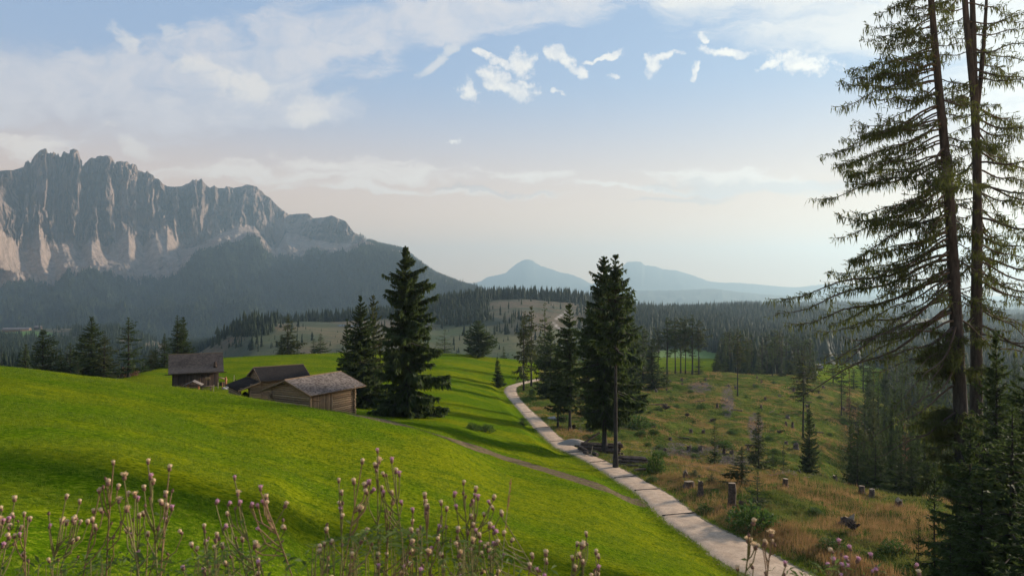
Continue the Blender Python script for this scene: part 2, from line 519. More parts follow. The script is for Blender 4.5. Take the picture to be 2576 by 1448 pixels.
def mountain_material():
    m, g = mat('mountain_rock')
    P = objco(g)
    scree = g.attr('scree'); forest = g.attr('forest')
    st = g.noise(g.scale(P, (1, 1, 0.16)), 0.010, 8, 0.65, 0.6)
    hz = g.noise(g.scale(P, (0.2, 0.2, 1.2)), 0.02, 5, 0.6)
    fn = g.noise(P, 0.03, 6, 0.7)
    rock = g.mix(g.ss(st, 0.43, 0.57), (0.085, 0.066, 0.057), (0.29, 0.215, 0.175))
    rock = g.mix(g.m('MULTIPLY', g.ss(hz, 0.5, 0.7), 0.4), rock, (0.34, 0.24, 0.17))
    sc = g.mix(g.ss(fn, 0.35, 0.65), (0.30, 0.225, 0.18), (0.48, 0.36, 0.29))
    fo = g.mix(g.ss(fn, 0.35, 0.65), (0.012, 0.022, 0.013), (0.030, 0.042, 0.022))
    c = g.mix(g.ss(g.m('ADD', scree, g.m('MULTIPLY', g.m('SUBTRACT', fn, 0.5), 0.6)), 0.3, 0.7), rock, sc)
    c = g.mix(g.ss(g.m('ADD', forest, g.m('MULTIPLY', g.m('SUBTRACT', fn, 0.5), 0.9)), 0.4, 0.6), c, fo)
    g.l.new(c, g.bs.inputs['Base Color'])
    g.bs.inputs['Specular IOR Level'].default_value = 0.05
    h = g.m('ADD', g.m('MULTIPLY', st, 1.0), g.m('MULTIPLY', fn, 0.5))
    bump(g, h, 70.0, 1.0)
    return m


M_GROUND = ground_material()
M_HILLS = hills_material()
M_MOUNT = mountain_material()
M_PATH = None


def path_material():
    m, g = mat('gravel')
    P = objco(g)
    f = g.noise(P, 8.0, 5, 0.85); b_ = g.noise(P, 1.3, 5, 0.65)
    lane = g.attr('lane')
    c = g.mix(g.ss(b_, 0.3, 0.7), (0.39, 0.27, 0.18), (0.57, 0.41, 0.285))
    c = g.mix(g.m('MULTIPLY', g.ss(f, 0.52, 0.62), 0.6), c, (0.19, 0.14, 0.10))
    c = g.mix(g.m('MULTIPLY', lane, 0.35), c, (0.27, 0.22, 0.17))
    g.l.new(c, g.bs.inputs['Base Color'])
    bump(g, f, 0.03, 0.8)
    return m


M_PATH = path_material()

# ------------------------------------------------------------------ terrain tables: depth (m) and height row for each direction
NEARZ = [(-25, -1.2), (0, -1.5), (2, -1.78), (4.5, -2.75)]
GC = {
    -600: [(8, 1400), (20, 1090), (40, 955), (60, 905), (80, 920), (110, 980), (160, 1000), (250, 990), (450, 980)],
    0: [(8, 1440), (20, 1120), (40, 977), (58, 922), (75, 950), (110, 1035), (150, 1020), (250, 960), (450, 960)],
    198: [(9, 1440), (20, 1145), (40, 1005), (57, 945), (75, 980), (110, 1025), (150, 1005), (250, 965), (450, 975)],
    286: [(9, 1440), (20, 1160), (40, 1018), (56, 953), (75, 985), (105, 985), (125, 955), (145, 965), (220, 985), (450, 985)],
    377: [(10, 1430), (20, 1185), (40, 1038), (55, 969), (75, 998), (95, 990), (105, 977), (130, 943), (150, 930), (180, 950), (250, 985), (450, 985)],
    439: [(10, 1440), (20, 1200), (40, 1050), (55, 976), (75, 1003), (95, 993), (105, 977), (130, 945), (155, 921), (185, 935), (250, 970), (450, 975)],
    566: [(11, 1440), (20, 1240), (40, 1075), (54, 994), (70, 1010), (85, 1000), (105, 972), (130, 940), (165, 906), (190, 899), (230, 925), (450, 960)],
    685: [(12, 1440), (20, 1275), (40, 1093), (53, 1012), (62, 1025), (75, 1018), (90, 998), (120, 952), (165, 905), (193, 893), (235, 920), (450, 955)],
    780: [(14, 1440), (22, 1300), (40, 1113), (52, 1029), (60, 1040), (75, 1030), (90, 1006), (120, 958), (170, 904), (195, 890), (235, 915), (450, 955)],
    944: [(16, 1440), (25, 1310), (40, 1148), (54, 1054), (62, 1055), (75, 1050), (90, 1025), (120, 970), (170, 910), (200, 885), (240, 915), (450, 955)],
    1100: [(18, 1440), (28, 1310), (40, 1195), (52, 1106), (62, 1088), (75, 1062), (90, 1032), (120, 980), (170, 916), (205, 888), (245, 915), (450, 965)],
    1287: [(20, 1440), (40, 1265), (63, 1160), (76, 1108), (90, 1072), (110, 1033), (148, 981), (180, 938), (215, 905), (260, 930), (450, 960)],
    1500: [(24, 1448), (42, 1300), (60, 1205), (72, 1163), (80, 1135), (100, 1080), (130, 1022), (170, 973), (200, 950), (240, 945), (300, 930), (450, 905)],
    1700: [(30, 1448), (49, 1305), (53, 1270), (62, 1205), (72, 1158), (85, 1162), (100, 1110), (130, 1035), (170, 972), (205, 936), (240, 950), (300, 922), (450, 895)],
    1975: [(36.8, 1448), (42, 1365), (50, 1283), (62, 1196), (75, 1222), (90, 1185), (112, 1110), (155, 1010), (200, 950), (240, 962), (300, 938), (450, 905)],
    2150: [(36.8, 1448), (43, 1355), (52, 1270), (57, 1232), (72, 1280), (95, 1260), (125, 1130), (160, 1040), (195, 984), (235, 985), (320, 945), (450, 915)],
    2300: [(36, 1445), (43, 1345), (52, 1262), (68, 1330), (100, 1350), (150, 1190), (185, 1090), (230, 1060), (330, 965), (450, 930)],
    2576: [(36, 1440), (44, 1325), (60, 1370), (100, 1380), (150, 1270), (300, 1030), (450, 960)],
    3200: [(36, 1450), (44, 1350), (60, 1380), (100, 1380), (150, 1280), (300, 1040), (450, 960)],
}
HC = {
    -600: [(400, 960), (700, 900), (1200, 850), (1500, 840), (2200, 855), (3500, 850)],
    0: [(400, 965), (600, 930), (900, 880), (1100, 850), (1250, 832), (1400, 836), (2000, 858), (3500, 850)],
    250: [(400, 985), (700, 930), (1000, 868), (1200, 826), (1350, 830), (1500, 850), (2000, 862), (3500, 850)],
    480: [(400, 975), (560, 905), (800, 905), (1200, 880), (2000, 862), (3500, 850)],
    560: [(400, 965), (500, 900), (600, 852), (700, 865), (1200, 870), (2000, 862), (3500, 850)],
    640: [(400, 950), (450, 900), (560, 835), (620, 813), (700, 822), (1200, 855), (2000, 862), (3500, 850)],
    760: [(400, 955), (450, 905), (560, 838), (640, 818), (700, 810), (760, 812), (1200, 855), (2000, 862), (3500, 850)],
    860: [(400, 960), (450, 910), (560, 844), (640, 826), (730, 811), (790, 808), (900, 822), (1200, 850), (2000, 862), (3500, 850)],
    980: [(400, 960), (450, 915), (560, 850), (650, 822), (760, 805), (880, 800), (1000, 815), (2000, 850), (3500, 850)],
    1100: [(400, 965), (450, 915), (600, 838), (750, 795), (850, 775), (1000, 792), (2000, 840), (3500, 845)],
    1200: [(400, 965), (450, 915), (600, 830), (750, 775), (850, 758), (1000, 780), (2000, 835), (3500, 840)],
    1300: [(400, 960), (450, 910), (600, 825), (750, 770), (850, 753), (1000, 772), (2000, 830), (3500, 830)],
    1450: [(400, 930), (450, 905), (600, 840), (780, 780), (880, 760), (1050, 778), (2000, 815), (3500, 805)],
    1600: [(400, 912), (600, 868), (900, 812), (1150, 790), (1400, 800), (2000, 815), (2800, 785), (3500, 790)],
    1900: [(400, 915), (500, 893), (800, 838), (1200, 797), (1500, 792), (2000, 795), (2800, 768), (3500, 775)],
    2100: [(400, 925), (500, 905), (800, 850), (1050, 818), (1300, 800), (1600, 805), (2000, 800), (2800, 766), (3500, 775)],
    2300: [(400, 945), (500, 925), (800, 862), (1050, 828), (1200, 806), (1400, 815), (2000, 805), (2800, 775), (3500, 780)],
    2576: [(400, 965), (500, 935), (800, 868), (1200, 822), (1500, 808), (2000, 812), (2800, 788), (3500, 790)],
    3200: [(400, 970), (500, 940), (800, 868), (1200, 822), (1500, 808), (2000, 812), (2800, 788), (3500, 790)],
}
YG = np.concatenate([np.linspace(-25, 0, 6)[:-1], np.linspace(0, 4, 5)[:-1], np.exp(np.linspace(np.log(4), np.log(3600), 1500))])


def _table(C, near):
    us = sorted(C); T = []
    for u in us:
        pts = [(y, -(v - V0) / FQ * y) for y, v in C[u]]
        if near: pts = NEARZ + pts
        ys, zs = zip(*pts)
        T.append(pchip(ys, zs, np.clip(YG, ys[0], ys[-1])))
    uu = np.arange(us[0], us[-1] + 1, 4.0)
    return uu, pchip(us, np.array(T), uu)


UG, TN = _table(GC, True)
_, TH = _table(HC, False)
WB = sstep(YG, 400, 450)[None, :]
TAB = TN * (1 - WB) + TH * WB


def _bil(u, y):
    iu = np.clip((u - UG[0]) / 4.0, 0, len(UG) - 1.001); i = iu.astype(int); fu = iu - i
    j = np.clip(np.searchsorted(YG, y, side='right') - 1, 0, len(YG) - 2); fy = np.clip((y - YG[j]) / (YG[j + 1] - YG[j]), 0, 1)
    return (TAB[i, j] * (1 - fu) + TAB[i + 1, j] * fu) * (1 - fy) + (TAB[i, j + 1] * (1 - fu) + TAB[i + 1, j + 1] * fu) * fy


# gravel path: picture place of the left and right edges, height
PATH = [(1900, 2066, 1452, -15.6), (1812, 1975, 1408, -15.8), (1745, 1870, 1355, -16.1), (1669, 1766, 1302, -16.5), (1612, 1692, 1247, -17.1), (1553, 1624, 1208, -17.5),
        (1491, 1546, 1168, -18.2), (1439, 1488, 1142, -18.6), (1400, 1453, 1125, -18.9), (1367, 1409, 1098, -19.5),
        (1346, 1385, 1076, -20.0), (1330, 1365, 1057, -20.5), (1313, 1343, 1038, -21.0), (1292, 1318, 1014, -21.6),
        (1278, 1305, 998, -22.0), (1269, 1297, 982, -22.3), (1273, 1299, 973, -22.4), (1290, 1312, 966, -22.5), (1314, 1336, 960, -22.7), (1350, 1372, 952, -22.9), (1400, 1425, 945, -23.2)]
_pl = np.array([[((l - U0) / FQ) * (-z * FQ / (v - V0)), -z * FQ / (v - V0), z] for l, r, v, z in PATH])
_pr = np.array([[((r - U0) / FQ) * (-z * FQ / (v - V0)), -z * FQ / (v - V0), z] for l, r, v, z in PATH])
_k = np.arange(len(PATH)); _kk = np.linspace(0, len(PATH) - 1, 260)
def _ext(p):  # carry the path on below the picture
    d = p[0] - p[1]; return np.vstack([p[0] + d * 1.6 + np.array([0.6, 0, 0.0]), p])
PL = np.stack([pchip(np.arange(len(PATH) + 1), _ext(_pl)[:, c], np.linspace(0, len(PATH), 460)) for c in range(3)], 1)
PR = np.stack([pchip(np.arange(len(PATH) + 1), _ext(_pr)[:, c], np.linspace(0, len(PATH), 460)) for c in range(3)], 1)
PC = (PL + PR) / 2; PW = np.linalg.norm((PR - PL)[:, :2], axis=1) / 2
# worn track: picture line and height handled by the terrain
TRK = [(905, 1046), (985, 1062), (1060, 1080), (1140, 1106), (1220, 1132), (1300, 1160), (1380, 1184), (1450, 1207), (1520, 1228), (1580, 1243), (1625, 1256)]


def hgt0(x, y):
    x = np.asarray(x, float); y = np.asarray(y, float)
    u = np.clip(U0 + FQ * x / np.maximum(y, 2.0), UG[0], UG[-1])
    return _bil(u, y)


def yvis(u, v, lo=6.0, hi=3500.0, f=None):
    """depth at which the ray through the picture place first meets the terrain"""
    ys = np.exp(np.linspace(np.log(lo), np.log(hi), 3000))
    z = (f or hgt0)((u - U0) / FQ * ys, ys)
    vv = V0 - z / ys * FQ
    k = np.nonzero(vv <= v)[0]
    return float(ys[k[0]]) if len(k) else hi


TW = []
for u_, v_ in TRK:
    y_ = yvis(u_, v_, 45); TW.append(((u_ - U0) / FQ * y_, y_))
TW = np.array(TW); TW = np.stack([np.interp(np.linspace(0, len(TRK) - 1, 120), np.arange(len(TRK)), TW[:, c]) for c in range(2)], 1)


def near_line(x, y, L, W=None):
    sh = np.shape(x); x = np.ravel(x); y = np.ravel(y)
    best = np.full(x.shape, 1e9); idx = np.zeros(x.shape, int)
    sel = (y < L[:, 1].max() + 12) & (y > L[:, 1].min() - 12) & (x > L[:, 0].min() - 12) & (x < L[:, 0].max() + 12)
    if sel.any():
        xs, ys = x[sel], y[sel]; bb = np.full(xs.shape, 1e9); ii = np.zeros(xs.shape, int)
        for k in range(len(L)):
            d = np.hypot(xs - L[k, 0], ys - L[k, 1]); m = d < bb
            bb[m] = d[m]; ii[m] = k
        best[sel] = bb; idx[sel] = ii
    return best.reshape(sh), idx.reshape(sh)


def xpath(y):
    return np.interp(y, PC[:370, 1], PC[:370, 0])


def rough_mask(x, y):
    """1 on the rough clearing right of the path"""
    xp = np.where(y < 168, xpath(np.clip(y, 30, 165)), (1345 - U0) / FQ * y)
    return sstep(x - xp, 0.4, 1.8) * (1 - sstep(y, 232, 250) * sstep(x / np.maximum(y, 1), 0.1, 0.16))


def hgt(x, y):
    x = np.asarray(x, float); y = np.asarray(y, float)
    z = hgt0(x, y)
    r = rough_mask(x, y)
    fade = sstep(y, 3, 12)
    z = z + fade * (1 - r) * (0.08 * fbm(x / 9.0, y / 12.0, 2, 5) * np.minimum(y / 30, 1.0) + 0.025 * fbm(x / 1.1, y / 1.1, 3, 8))
    z = z + r * (0.55 * sstep(y, 50, 75) * fbm(x / 13, y / 13, 2, 23) + 0.32 * fbm(x / 4.5, y / 4.5, 3, 21) + 0.12 * np.abs(pnoise(x / 1.1, y / 1.1, 33)))
    d, i = near_line(x, y, PC)
    w = 1 - sstep(d - PW[i], 0.3, 3.2)
    z = z * (1 - w) + (PC[i, 2] - 0.07) * w
    d, i = near_line(x, y, TW)
    z = z - 0.10 * np.exp(-((d - 0.62) / 0.28) ** 2)
    z = z + 1.6 * sstep(y, 500, 900) * fbm(x / 60, y / 60, 3, 61)
    z = z + 13.0 * sstep(y, 520, 900) * sstep(x / np.maximum(y, 1), 0.10, 0.2) * (1 - sstep(y, 2400, 3200)) * fbm(x / 260, y / 170, 2, 67)
    return z


def brash_mask(x, y):
    b = np.zeros(np.shape(x))
    for u, v, ru, rv in ((1760, 975, 45, 24), (1735, 1140, 120, 12), (1850, 1160, 70, 14), (1830, 1010, 25, 60), (1560, 1150, 40, 10), (1900, 1075, 30, 55), (1700, 1120, 40, 8)):
        uu = U0 + FQ * x / np.maximum(y, 1); vv = V0 - hgt0(x, y) / np.maximum(y, 1) * FQ
        b = np.maximum(b, 1 - ((uu - u) / ru) ** 2 - ((vv - v) / rv) ** 2)
    return np.clip(b, 0, 1)


def grid_faces(nr, nc):
    i = np.arange(nr - 1)[:, None] * nc; j = np.arange(nc - 1)[None, :]
    return np.stack([i + j, i + j + 1, i + nc + j + 1, i + nc + j], -1).reshape(-1, 4)


def build_ground():
    SH = 14.0
    ys = np.concatenate([np.linspace(-13, 6, 40)[:-1], np.exp(np.linspace(np.log(6), np.log(450), 520))])
    tw = np.linspace(-1.15, 1.15, 620)
    Y = ys[:, None] * np.ones((1, len(tw))); X = tw[None, :] * (Y + SH) * np.where(Y > 60, 1.0, 1.0)
    Z = hgt(X, Y)
    d, i = near_line(X, Y, TW)
    trk = np.exp(-((d - 0.75) / 0.38) ** 2) + 0.40 * np.exp(-(d / 1.1) ** 2)
    dp, ip = near_line(X, Y, PC)
    at = {'verge': (1 - sstep(dp - PW[ip], -0.3, 0.75)).ravel(), 'rough': rough_mask(X, Y).ravel(), 'track': trk.ravel(), 'brash': brash_mask(X, Y).ravel(),
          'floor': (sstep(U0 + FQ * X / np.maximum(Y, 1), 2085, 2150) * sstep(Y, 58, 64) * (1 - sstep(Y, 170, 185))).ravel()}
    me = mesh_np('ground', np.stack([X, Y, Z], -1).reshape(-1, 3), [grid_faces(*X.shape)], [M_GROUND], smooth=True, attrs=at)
    tag(ob('ground', me), 'sunlit green meadow slopes and rough cleared forest ground', kind='structure')
    # path
    n = len(PC); k = 9
    rng = np.random.default_rng(4)
    V = []; lane = []
    for r in range(n):
        jl, jr = 0.10 * pnoise(r * 0.4, 0.5, 3) + 0.04 * rng.standard_normal(), 0.10 * pnoise(r * 0.4, 7.5, 3) + 0.04 * rng.standard_normal()
        dv = (PR[r] - PL[r]); wd = np.linalg.norm(dv[:2])
        for c in range(k):
            t = c / (k - 1); e = (jl * (1 - t) ** 4 + jr * t ** 4) / wd
            p = PL[r] + dv * (t + (e if t > .5 else -e))
            p = p + np.array([0, 0, 0.03 - 0.10 * abs(2 * t - 1) ** 8 - 0.02 * math.exp(-((abs(2 * t - 1) - .5) / .15) ** 2)])
            V.append(p); lane.append(math.exp(-((2 * t - 1) / 0.22) ** 2) * 0.5 + 1.0 * abs(2 * t - 1) ** 4)
    me = mesh_np('gravel_path', V, [grid_faces(n, k)], [M_PATH], smooth=True, attrs={'lane': lane})
    tag(ob('gravel_path', me), 'pale gravel path curving between meadow and clearing', kind='structure')


def uv_of(x, y, z):
    return U0 + FQ * x / y, V0 - z / y * FQ


def ell(u, v, c, r): return sstep(1 - ((u - c[0]) / r[0]) ** 2 - ((v - c[1]) / r[1]) ** 2, 0, 0.35)


def hill_masks(x, y, z):
    u, v = uv_of(x, y, z)
    nz = fbm(x / 45.0, y / 45.0, 3, 77); nb = fbm(x / 140.0, y / 140.0, 2, 71)
    f = np.ones(np.shape(u)) * sstep(u, 1440, 1520)                                   # right half: forest
    f = np.maximum(f, 1 - sstep(u, 300, 420))                                           # far left: forest
    f = np.maximum(f, sstep(y, 760, 840) * (u > 420) * (u < 1040))
    f = np.maximum(f, sstep(u, 1040, 1090) * (1 - sstep(u, 1200, 1240)) * (1 - sstep(v, 800, 815)))
    f = np.maximum(f, sstep(y, 862, 880) * (u > 1000) * (u < 1500))
    f = np.maximum(f, ell(u, v, (1180, 808), (110, 14)))
    f = np.maximum(f, 0.5 * ell(u, v, (1290, 820), (60, 26)))
    f = np.maximum(f, ell(u, v, (622, 832), (80, 17)) * (y < 720))
    f = np.maximum(f, ell(u, v, (640, 872), (120, 9)) * (y < 720) * 0.25)
    op = np.maximum.reduce([ell(u, v, (1810, 801), (28, 7)), ell(u, v, (1720, 905), (110, 32)), ell(u, v, (2140, 940), (100, 26)),
                            ell(u, v, (2330, 816), (125, 20)), ell(u, v, (60, 838), (150, 12)), ell(u, v, (190, 822), (170, 9)) , ell(u, v, (180, 857), (150, 6)),
                            ell(u, v, (1960, 870), (60, 7)), ell(u, v, (1580, 905), (60, 30)), ell(u, v, (1625, 795), (30, 5))])
    f = f * (1 - op)
    f = np.where((u < 420), f * sstep(nb + 0.55, 0, 0.4), f)
    green = np.maximum.reduce([ell(u, v, (1810, 801), (28, 7)), ell(u, v, (1720, 905), (150, 40)), ell(u, v, (2150, 940), (130, 30)), ell(u, v, (40, 840), (115, 9)),
                               ell(u, v, (1180, 870), (150, 60)) * 0.22, ell(u, v, (1580, 905), (60, 40)), ell(u, v, (1450, 860), (120, 40)) * 0.2, ell(u, v, (800, 850), (200, 30)) * 0.1])
    return np.clip(f + 0.0 * nz, 0, 1), green, nz


FARPATH = [(1425, 783), (1405, 797), (1396, 803), (1394, 812), (1399, 820), (1408, 828), (1420, 838), (1440, 850)]


def build_hills():
    ys = np.exp(np.linspace(np.log(449), np.log(3550), 330))
    tw = np.linspace(-1.12, 1.12, 620)
    Y = ys[:, None] * np.ones((1, len(tw))); X = tw[None, :] * (Y + 14.0)
    Z = hgt(X, Y)
    f, gr, nz = hill_masks(X, Y, Z)
    u, v = uv_of(X, Y, Z)
    gv = np.zeros(X.shape)
    for (a, b), (c, d) in zip(FARPATH[:-1], FARPATH[1:]):
        t = np.clip(((u - a) * (c - a) + (v - b) * (d - b)) / ((c - a) ** 2 + (d - b) ** 2), 0, 1)
        gv = np.maximum(gv, sstep(3.2 - np.hypot(u - a - t * (c - a), v - b - t * (d - b)), 0, 2.5))
    gv = gv * (Y > 500) * (Y < 900)
    me = mesh_np('hills', np.stack([X, Y, Z], -1).reshape(-1, 3), [grid_faces(*X.shape)], [M_HILLS], smooth=True,
                 attrs={'forest': f.ravel(), 'green': gr.ravel(), 'gravel': gv.ravel()})
    tag(ob('hills', me), 'rolling valley hills with clearings and pasture', kind='structure')
    # little reservoir on the knoll
    yy = [(792, 722), (830, 728), (880, 730), (930, 728), (930, 672), (880, 662), (830, 676), (800, 700)]
    V = [((a - U0) / FQ * b, b, -37.35) for a, b in yy]
    m, g = mat('water'); g.bs.inputs['Base Color'].default_value = (0.10, 0.14, 0.17, 1); g.bs.inputs['Roughness'].default_value = 0.12
    g.bs.inputs['Specular IOR Level'].default_value = 0.9; g.bs.inputs['Metallic'].default_value = 0.35
    me = bpy.data.meshes.new('pond'); me.from_pydata(V, [], [list(range(len(V)))[::-1]]); me.materials.append(m)
    tag(ob('pond', me), 'small pale pond on the knoll behind the meadow', kind='structure')


# ------------------------------------------------------------------ the big mountain range
Z1 = [(0, 433), (60, 425), (120, 425), (220, 393), (235, 350), (262, 333), (285, 360), (295, 330), (320, 290), (370, 240), (415, 222), (435, 225), (445, 265), (460, 270), (470, 255), (485, 270), (495, 250), (515, 262), (530, 290), (540, 258), (555, 300), (570, 300), (585, 260), (600, 243), (620, 265), (645, 270), (655, 235), (690, 222), (730, 240), (745, 300), (765, 340), (770, 395), (790, 360), (850, 305), (890, 315), (905, 295), (940, 287), (960, 295), (985, 285), (1030, 292), (1065, 335), (1072, 375), (1085, 345), (1130, 338), (1165, 345), (1190, 343), (1215, 375), (1235, 362), (1270, 375), (1290, 425), (1325, 432), (1350, 450), (1375, 430), (1400, 455), (1430, 470), (1445, 500), (1480, 505), (1520, 550), (1560, 575), (1630, 580), (1700, 573), (1740, 550), (1765, 545), (1800, 508), (1815, 520), (1830, 503), (1845, 525), (1880, 500), (1905, 540), (1930, 565), (1960, 590), (2000, 565), (2030, 590), (2100, 592), (2110, 573), (2150, 580), (2175, 590), (2260, 575), (2300, 557), (2340, 562), (2400, 580), (2420, 605), (2450, 620), (2475, 655), (2520, 680), (2569, 740)]
Z7 = [(1145, 525), (1215, 578), (1270, 572), (1340, 570), (1370, 600), (1440, 595), (1490, 582), (1530, 600), (1580, 620), (1630, 690), (1680, 715), (1720, 750), (1800, 780), (1900, 800), (1950, 815), (2050, 895), (2150, 965), (2250, 1005), (2320, 1035), (2413, 1060)]
CREST = [(-500, 470), (-300, 440), (-150, 445), (-60, 438)] + [(x * .2693, 314.5 + y * .2693) for x, y in Z1[:-1]] + [(251.6 + x * .391, 314.5 + y * .391) for x, y in Z7] + [(1235, 748), (1290, 765), (1400, 790)]


def build_mountain():
    cu, cv = np.array(CREST).T
    U = np.arange(-480, 1360, 1.35)
    C = np.interp(U, cu, cv)
    Cs = np.convolve(np.pad(C, 30, mode='edge'), np.ones(61) / 61, 'valid')
    S = np.interp(U, [-480, 0, 60, 130, 180, 229, 283, 342, 417, 458, 503, 565, 640, 690, 760, 830, 900, 930, 960], [726, 728, 708, 720, 684, 676, 694, 710, 704, 672, 636, 612, 598, 640, 642, 640, 628, 617, 618])
    Bs = np.interp(U, [-480, 0, 60, 102, 140, 172, 200, 231, 270, 323, 360, 420, 455, 506, 560, 600, 640, 690, 720, 760, 850, 930], [590, 596, 610, 573, 612, 600, 625, 590, 622, 583, 615, 560, 630, 610, 585, 560, 570, 632, 590, 598, 612, 614])
    yc = np.interp(U, [-480, 0, 400, 620, 760, 900, 1000, 1230, 1360], [3250, 3650, 4350, 4950, 5000, 4450, 3900, 2850, 2500])
    far = sstep(U, 880, 960)
    S = np.maximum(S * (1 - far) + (C + 4) * far, C + 4); Bs = np.maximum(np.minimum(Bs * (1 - far) + (C + 2) * far, S - 1.5), C + 2)
    foot = 1900.0
    rows = []
    # parameter rows: foot .. forest .. treeline .. cliff foot .. crest .. back
    ks = np.array([0, 1, 2, 3, 4, 5.0])
    Yk = np.stack([np.full(U.shape, foot), foot + (yc - foot) * 0.33, foot + (yc - foot) * 0.66, foot + (yc - foot) * 0.87, yc, yc + 700])
    Vk = np.stack([np.full(U.shape, 866.0), 866 + (S - 866) * 0.52, S, Bs, C, C])
    Zk = -(Vk - V0) / FQ * Yk; Zk[5] = Zk[4] - 450
    t = np.concatenate([np.linspace(0, 1, 50)[:-1], np.linspace(1, 2, 60)[:-1], np.linspace(2, 3, 60)[:-1], np.linspace(3, 4, 110)[:-1], np.linspace(4, 5, 12)])
    Y = pchip(ks, Yk, t); Z = pchip(ks, Zk, t)
    T = t[:, None] * np.ones((1, len(U))); UU = U[None, :] * np.ones((len(t), 1))
    # towers and gullies: push rock in and out in depth
    cl = sstep(T, 2.75, 3.2) * (1 - sstep(T, 4.0, 4.3))
    VV = V0 - Z / Y * FQ
    ww = UU + 6 * fbm(UU / 22, VV / 30, 3, 3)
    rib = ridged(ww / 34.0, VV / 260.0, 4, 11, 0.55)
    rib2 = ridged(ww / 11.0, VV / 70.0, 3, 19, 0.6)
    step = np.interp(UU, cu, np.gradient(cv, cu))                       # tower flanks stand back
    Vold = -Z / Y
    notch = np.interp(UU + 5 * fbm(VV / 40, UU / 50, 2, 4), U, C - Cs)
    Y = Y + cl * (1 - far)[None, :] * (np.clip(notch, -12, 25) * 7.5 * sstep(T, 3.05, 3.5) - (90 * (rib - 0.5) + 34 * rib2) * np.clip(0.75 + 0.9 * fbm(UU / 130, VV / 90, 2, 8), 0.2, 1.5) * (1 - 0.4 * sstep(T, 3.9, 4.0)))
    Z = np.where(T > 2.5, -Vold * Y, Z)
    mid = sstep(T, 1.5, 2.3) * (1 - sstep(T, 2.8, 3.2))
    Y = Y - mid * (52 * fbm((UU + 26 * (T - 2)) / 46, T * 0.7, 2, 29) + 7 * ridged((UU + 40 * (T - 2)) / 15, T * 0.5, 2, 37))
    Z = Z + sstep(T, 0.1, 0.5) * (1 - sstep(T, 2.0, 2.6)) * (42 * fbm(UU / 60 + T * 0.6, T * 2.2, 4, 41) + 14 * ridged((UU + 90 * T) / 16, T * 2.0, 3, 43)) * (1 - 0.8 * far[None, :] * sstep(T, 1.4, 2))
    # left spur in front of the towers
    spur = np.exp(-(((UU + 40) - 0.0) / 60.0) ** 2) * np.exp(-((T - 2.9) / 0.55) ** 2)
    Y = Y - 500 * spur; Z = Z + 30 * spur
    # masks
    scr = sstep(T, 1.85, 2.1) * (1 - sstep(T, 2.85, 3.1))
    fans = ridged((UU + 26 * np.sin(UU / 70)) / 48.0, T * 0.25, 2, 51)
    scr = np.clip(scr * (0.62 + 0.55 * fans), 0, 1)
    for pu, wu, lo, hi in ((455, 20, 2.6, 3.55), (322, 20, 2.0, 3.1), (90, 22, 2.0, 3.2), (745, 60, 2.0, 3.2)):
        c = pu - (T - 3.0) * 30
        scr = np.maximum(scr, np.exp(-((UU - c) / (wu * (0.35 + np.clip(3.4 - T, 0, 1)))) ** 2) * sstep(T, lo - .2, lo + .1) * (1 - sstep(T, hi - .2, hi)))
    for a, b, c, d in ((595, 520, 548, 640), (565, 585, 470, 690), (548, 640, 505, 700), (590, 560, 560, 600), (0, 620, 60, 705), (60, 600, 128, 705), (100, 590, 190, 690), (150, 640, 215, 690)):
        q = np.clip(((UU - a) * (c - a) + (VV - b) * (d - b)) / ((c - a) ** 2 + (d - b) ** 2), 0, 1)
        w = 3.0 if a > 500 else 14.0
        scr = np.maximum(scr, sstep(w - np.hypot(UU - a - q * (c - a), VV - b - q * (d - b)), 0, w * 0.6))
    fo = 1 - sstep(T + 0.22 * fbm(UU / 14, T * 3, 3, 66), 1.93, 2.07)
    fo = np.maximum(fo, far[None, :] * np.ones(T.shape))
    fo = np.maximum(fo, 0.65 * np.exp(-((UU - 600) / 60) ** 2) * (1 - sstep(T, 2.5, 3.2)))
    tl = np.maximum(ell(UU, VV, (40, 715), (100, 35)) * 0, ell(UU, VV, (110, 640), (36, 10)) * 0.6)
    fo = np.clip(np.maximum(fo, tl) - 1.2 * scr * (T > 1.75), 0, 1)
    X = (UU - U0) / FQ * Y
    V = np.stack([X, Y, Z], -1).reshape(-1, 3)
    me = mesh_np('mountain_range', V, [grid_faces(*T.shape)], [M_MOUNT], smooth=True, attrs={'scree': scr.ravel(), 'forest': fo.ravel()})
    tag(ob('mountain_range', me), 'jagged pale rock mountain range above scree and forest', kind='structure')
    # forest on its slopes
    rng = np.random.default_rng(9)
    ok = (fo > 0.6) & (T > 0.02) & (T < 4.0) & (UU > -250)
    idx = np.nonzero(ok.ravel())[0]
    area = (Y.ravel()[idx] / 3000.0) ** 0
    pick = rng.choice(idx, 26000)
    P = V[pick] + rng.uniform(-9, 9, (len(pick), 3)) * np.array([1, 1, 0])
    # skyline trees on the forested ridge
    r = np.nonzero((t >= 3.9) & (t <= 4.02))[0]; c = np.nonzero(U > 905)[0]
    rr = rng.choice(r, 900) * len(U) + rng.choice(c, 900)
    P = np.vstack([P, V[rr] + rng.uniform(-7, 7, (900, 3)) * np.array([1, 1, 0])])
    far_forest('slope_forest', P, rng.uniform(13, 26, len(P)), rng, 'dark conifer forest covering the lower slopes of the mountain', 5)




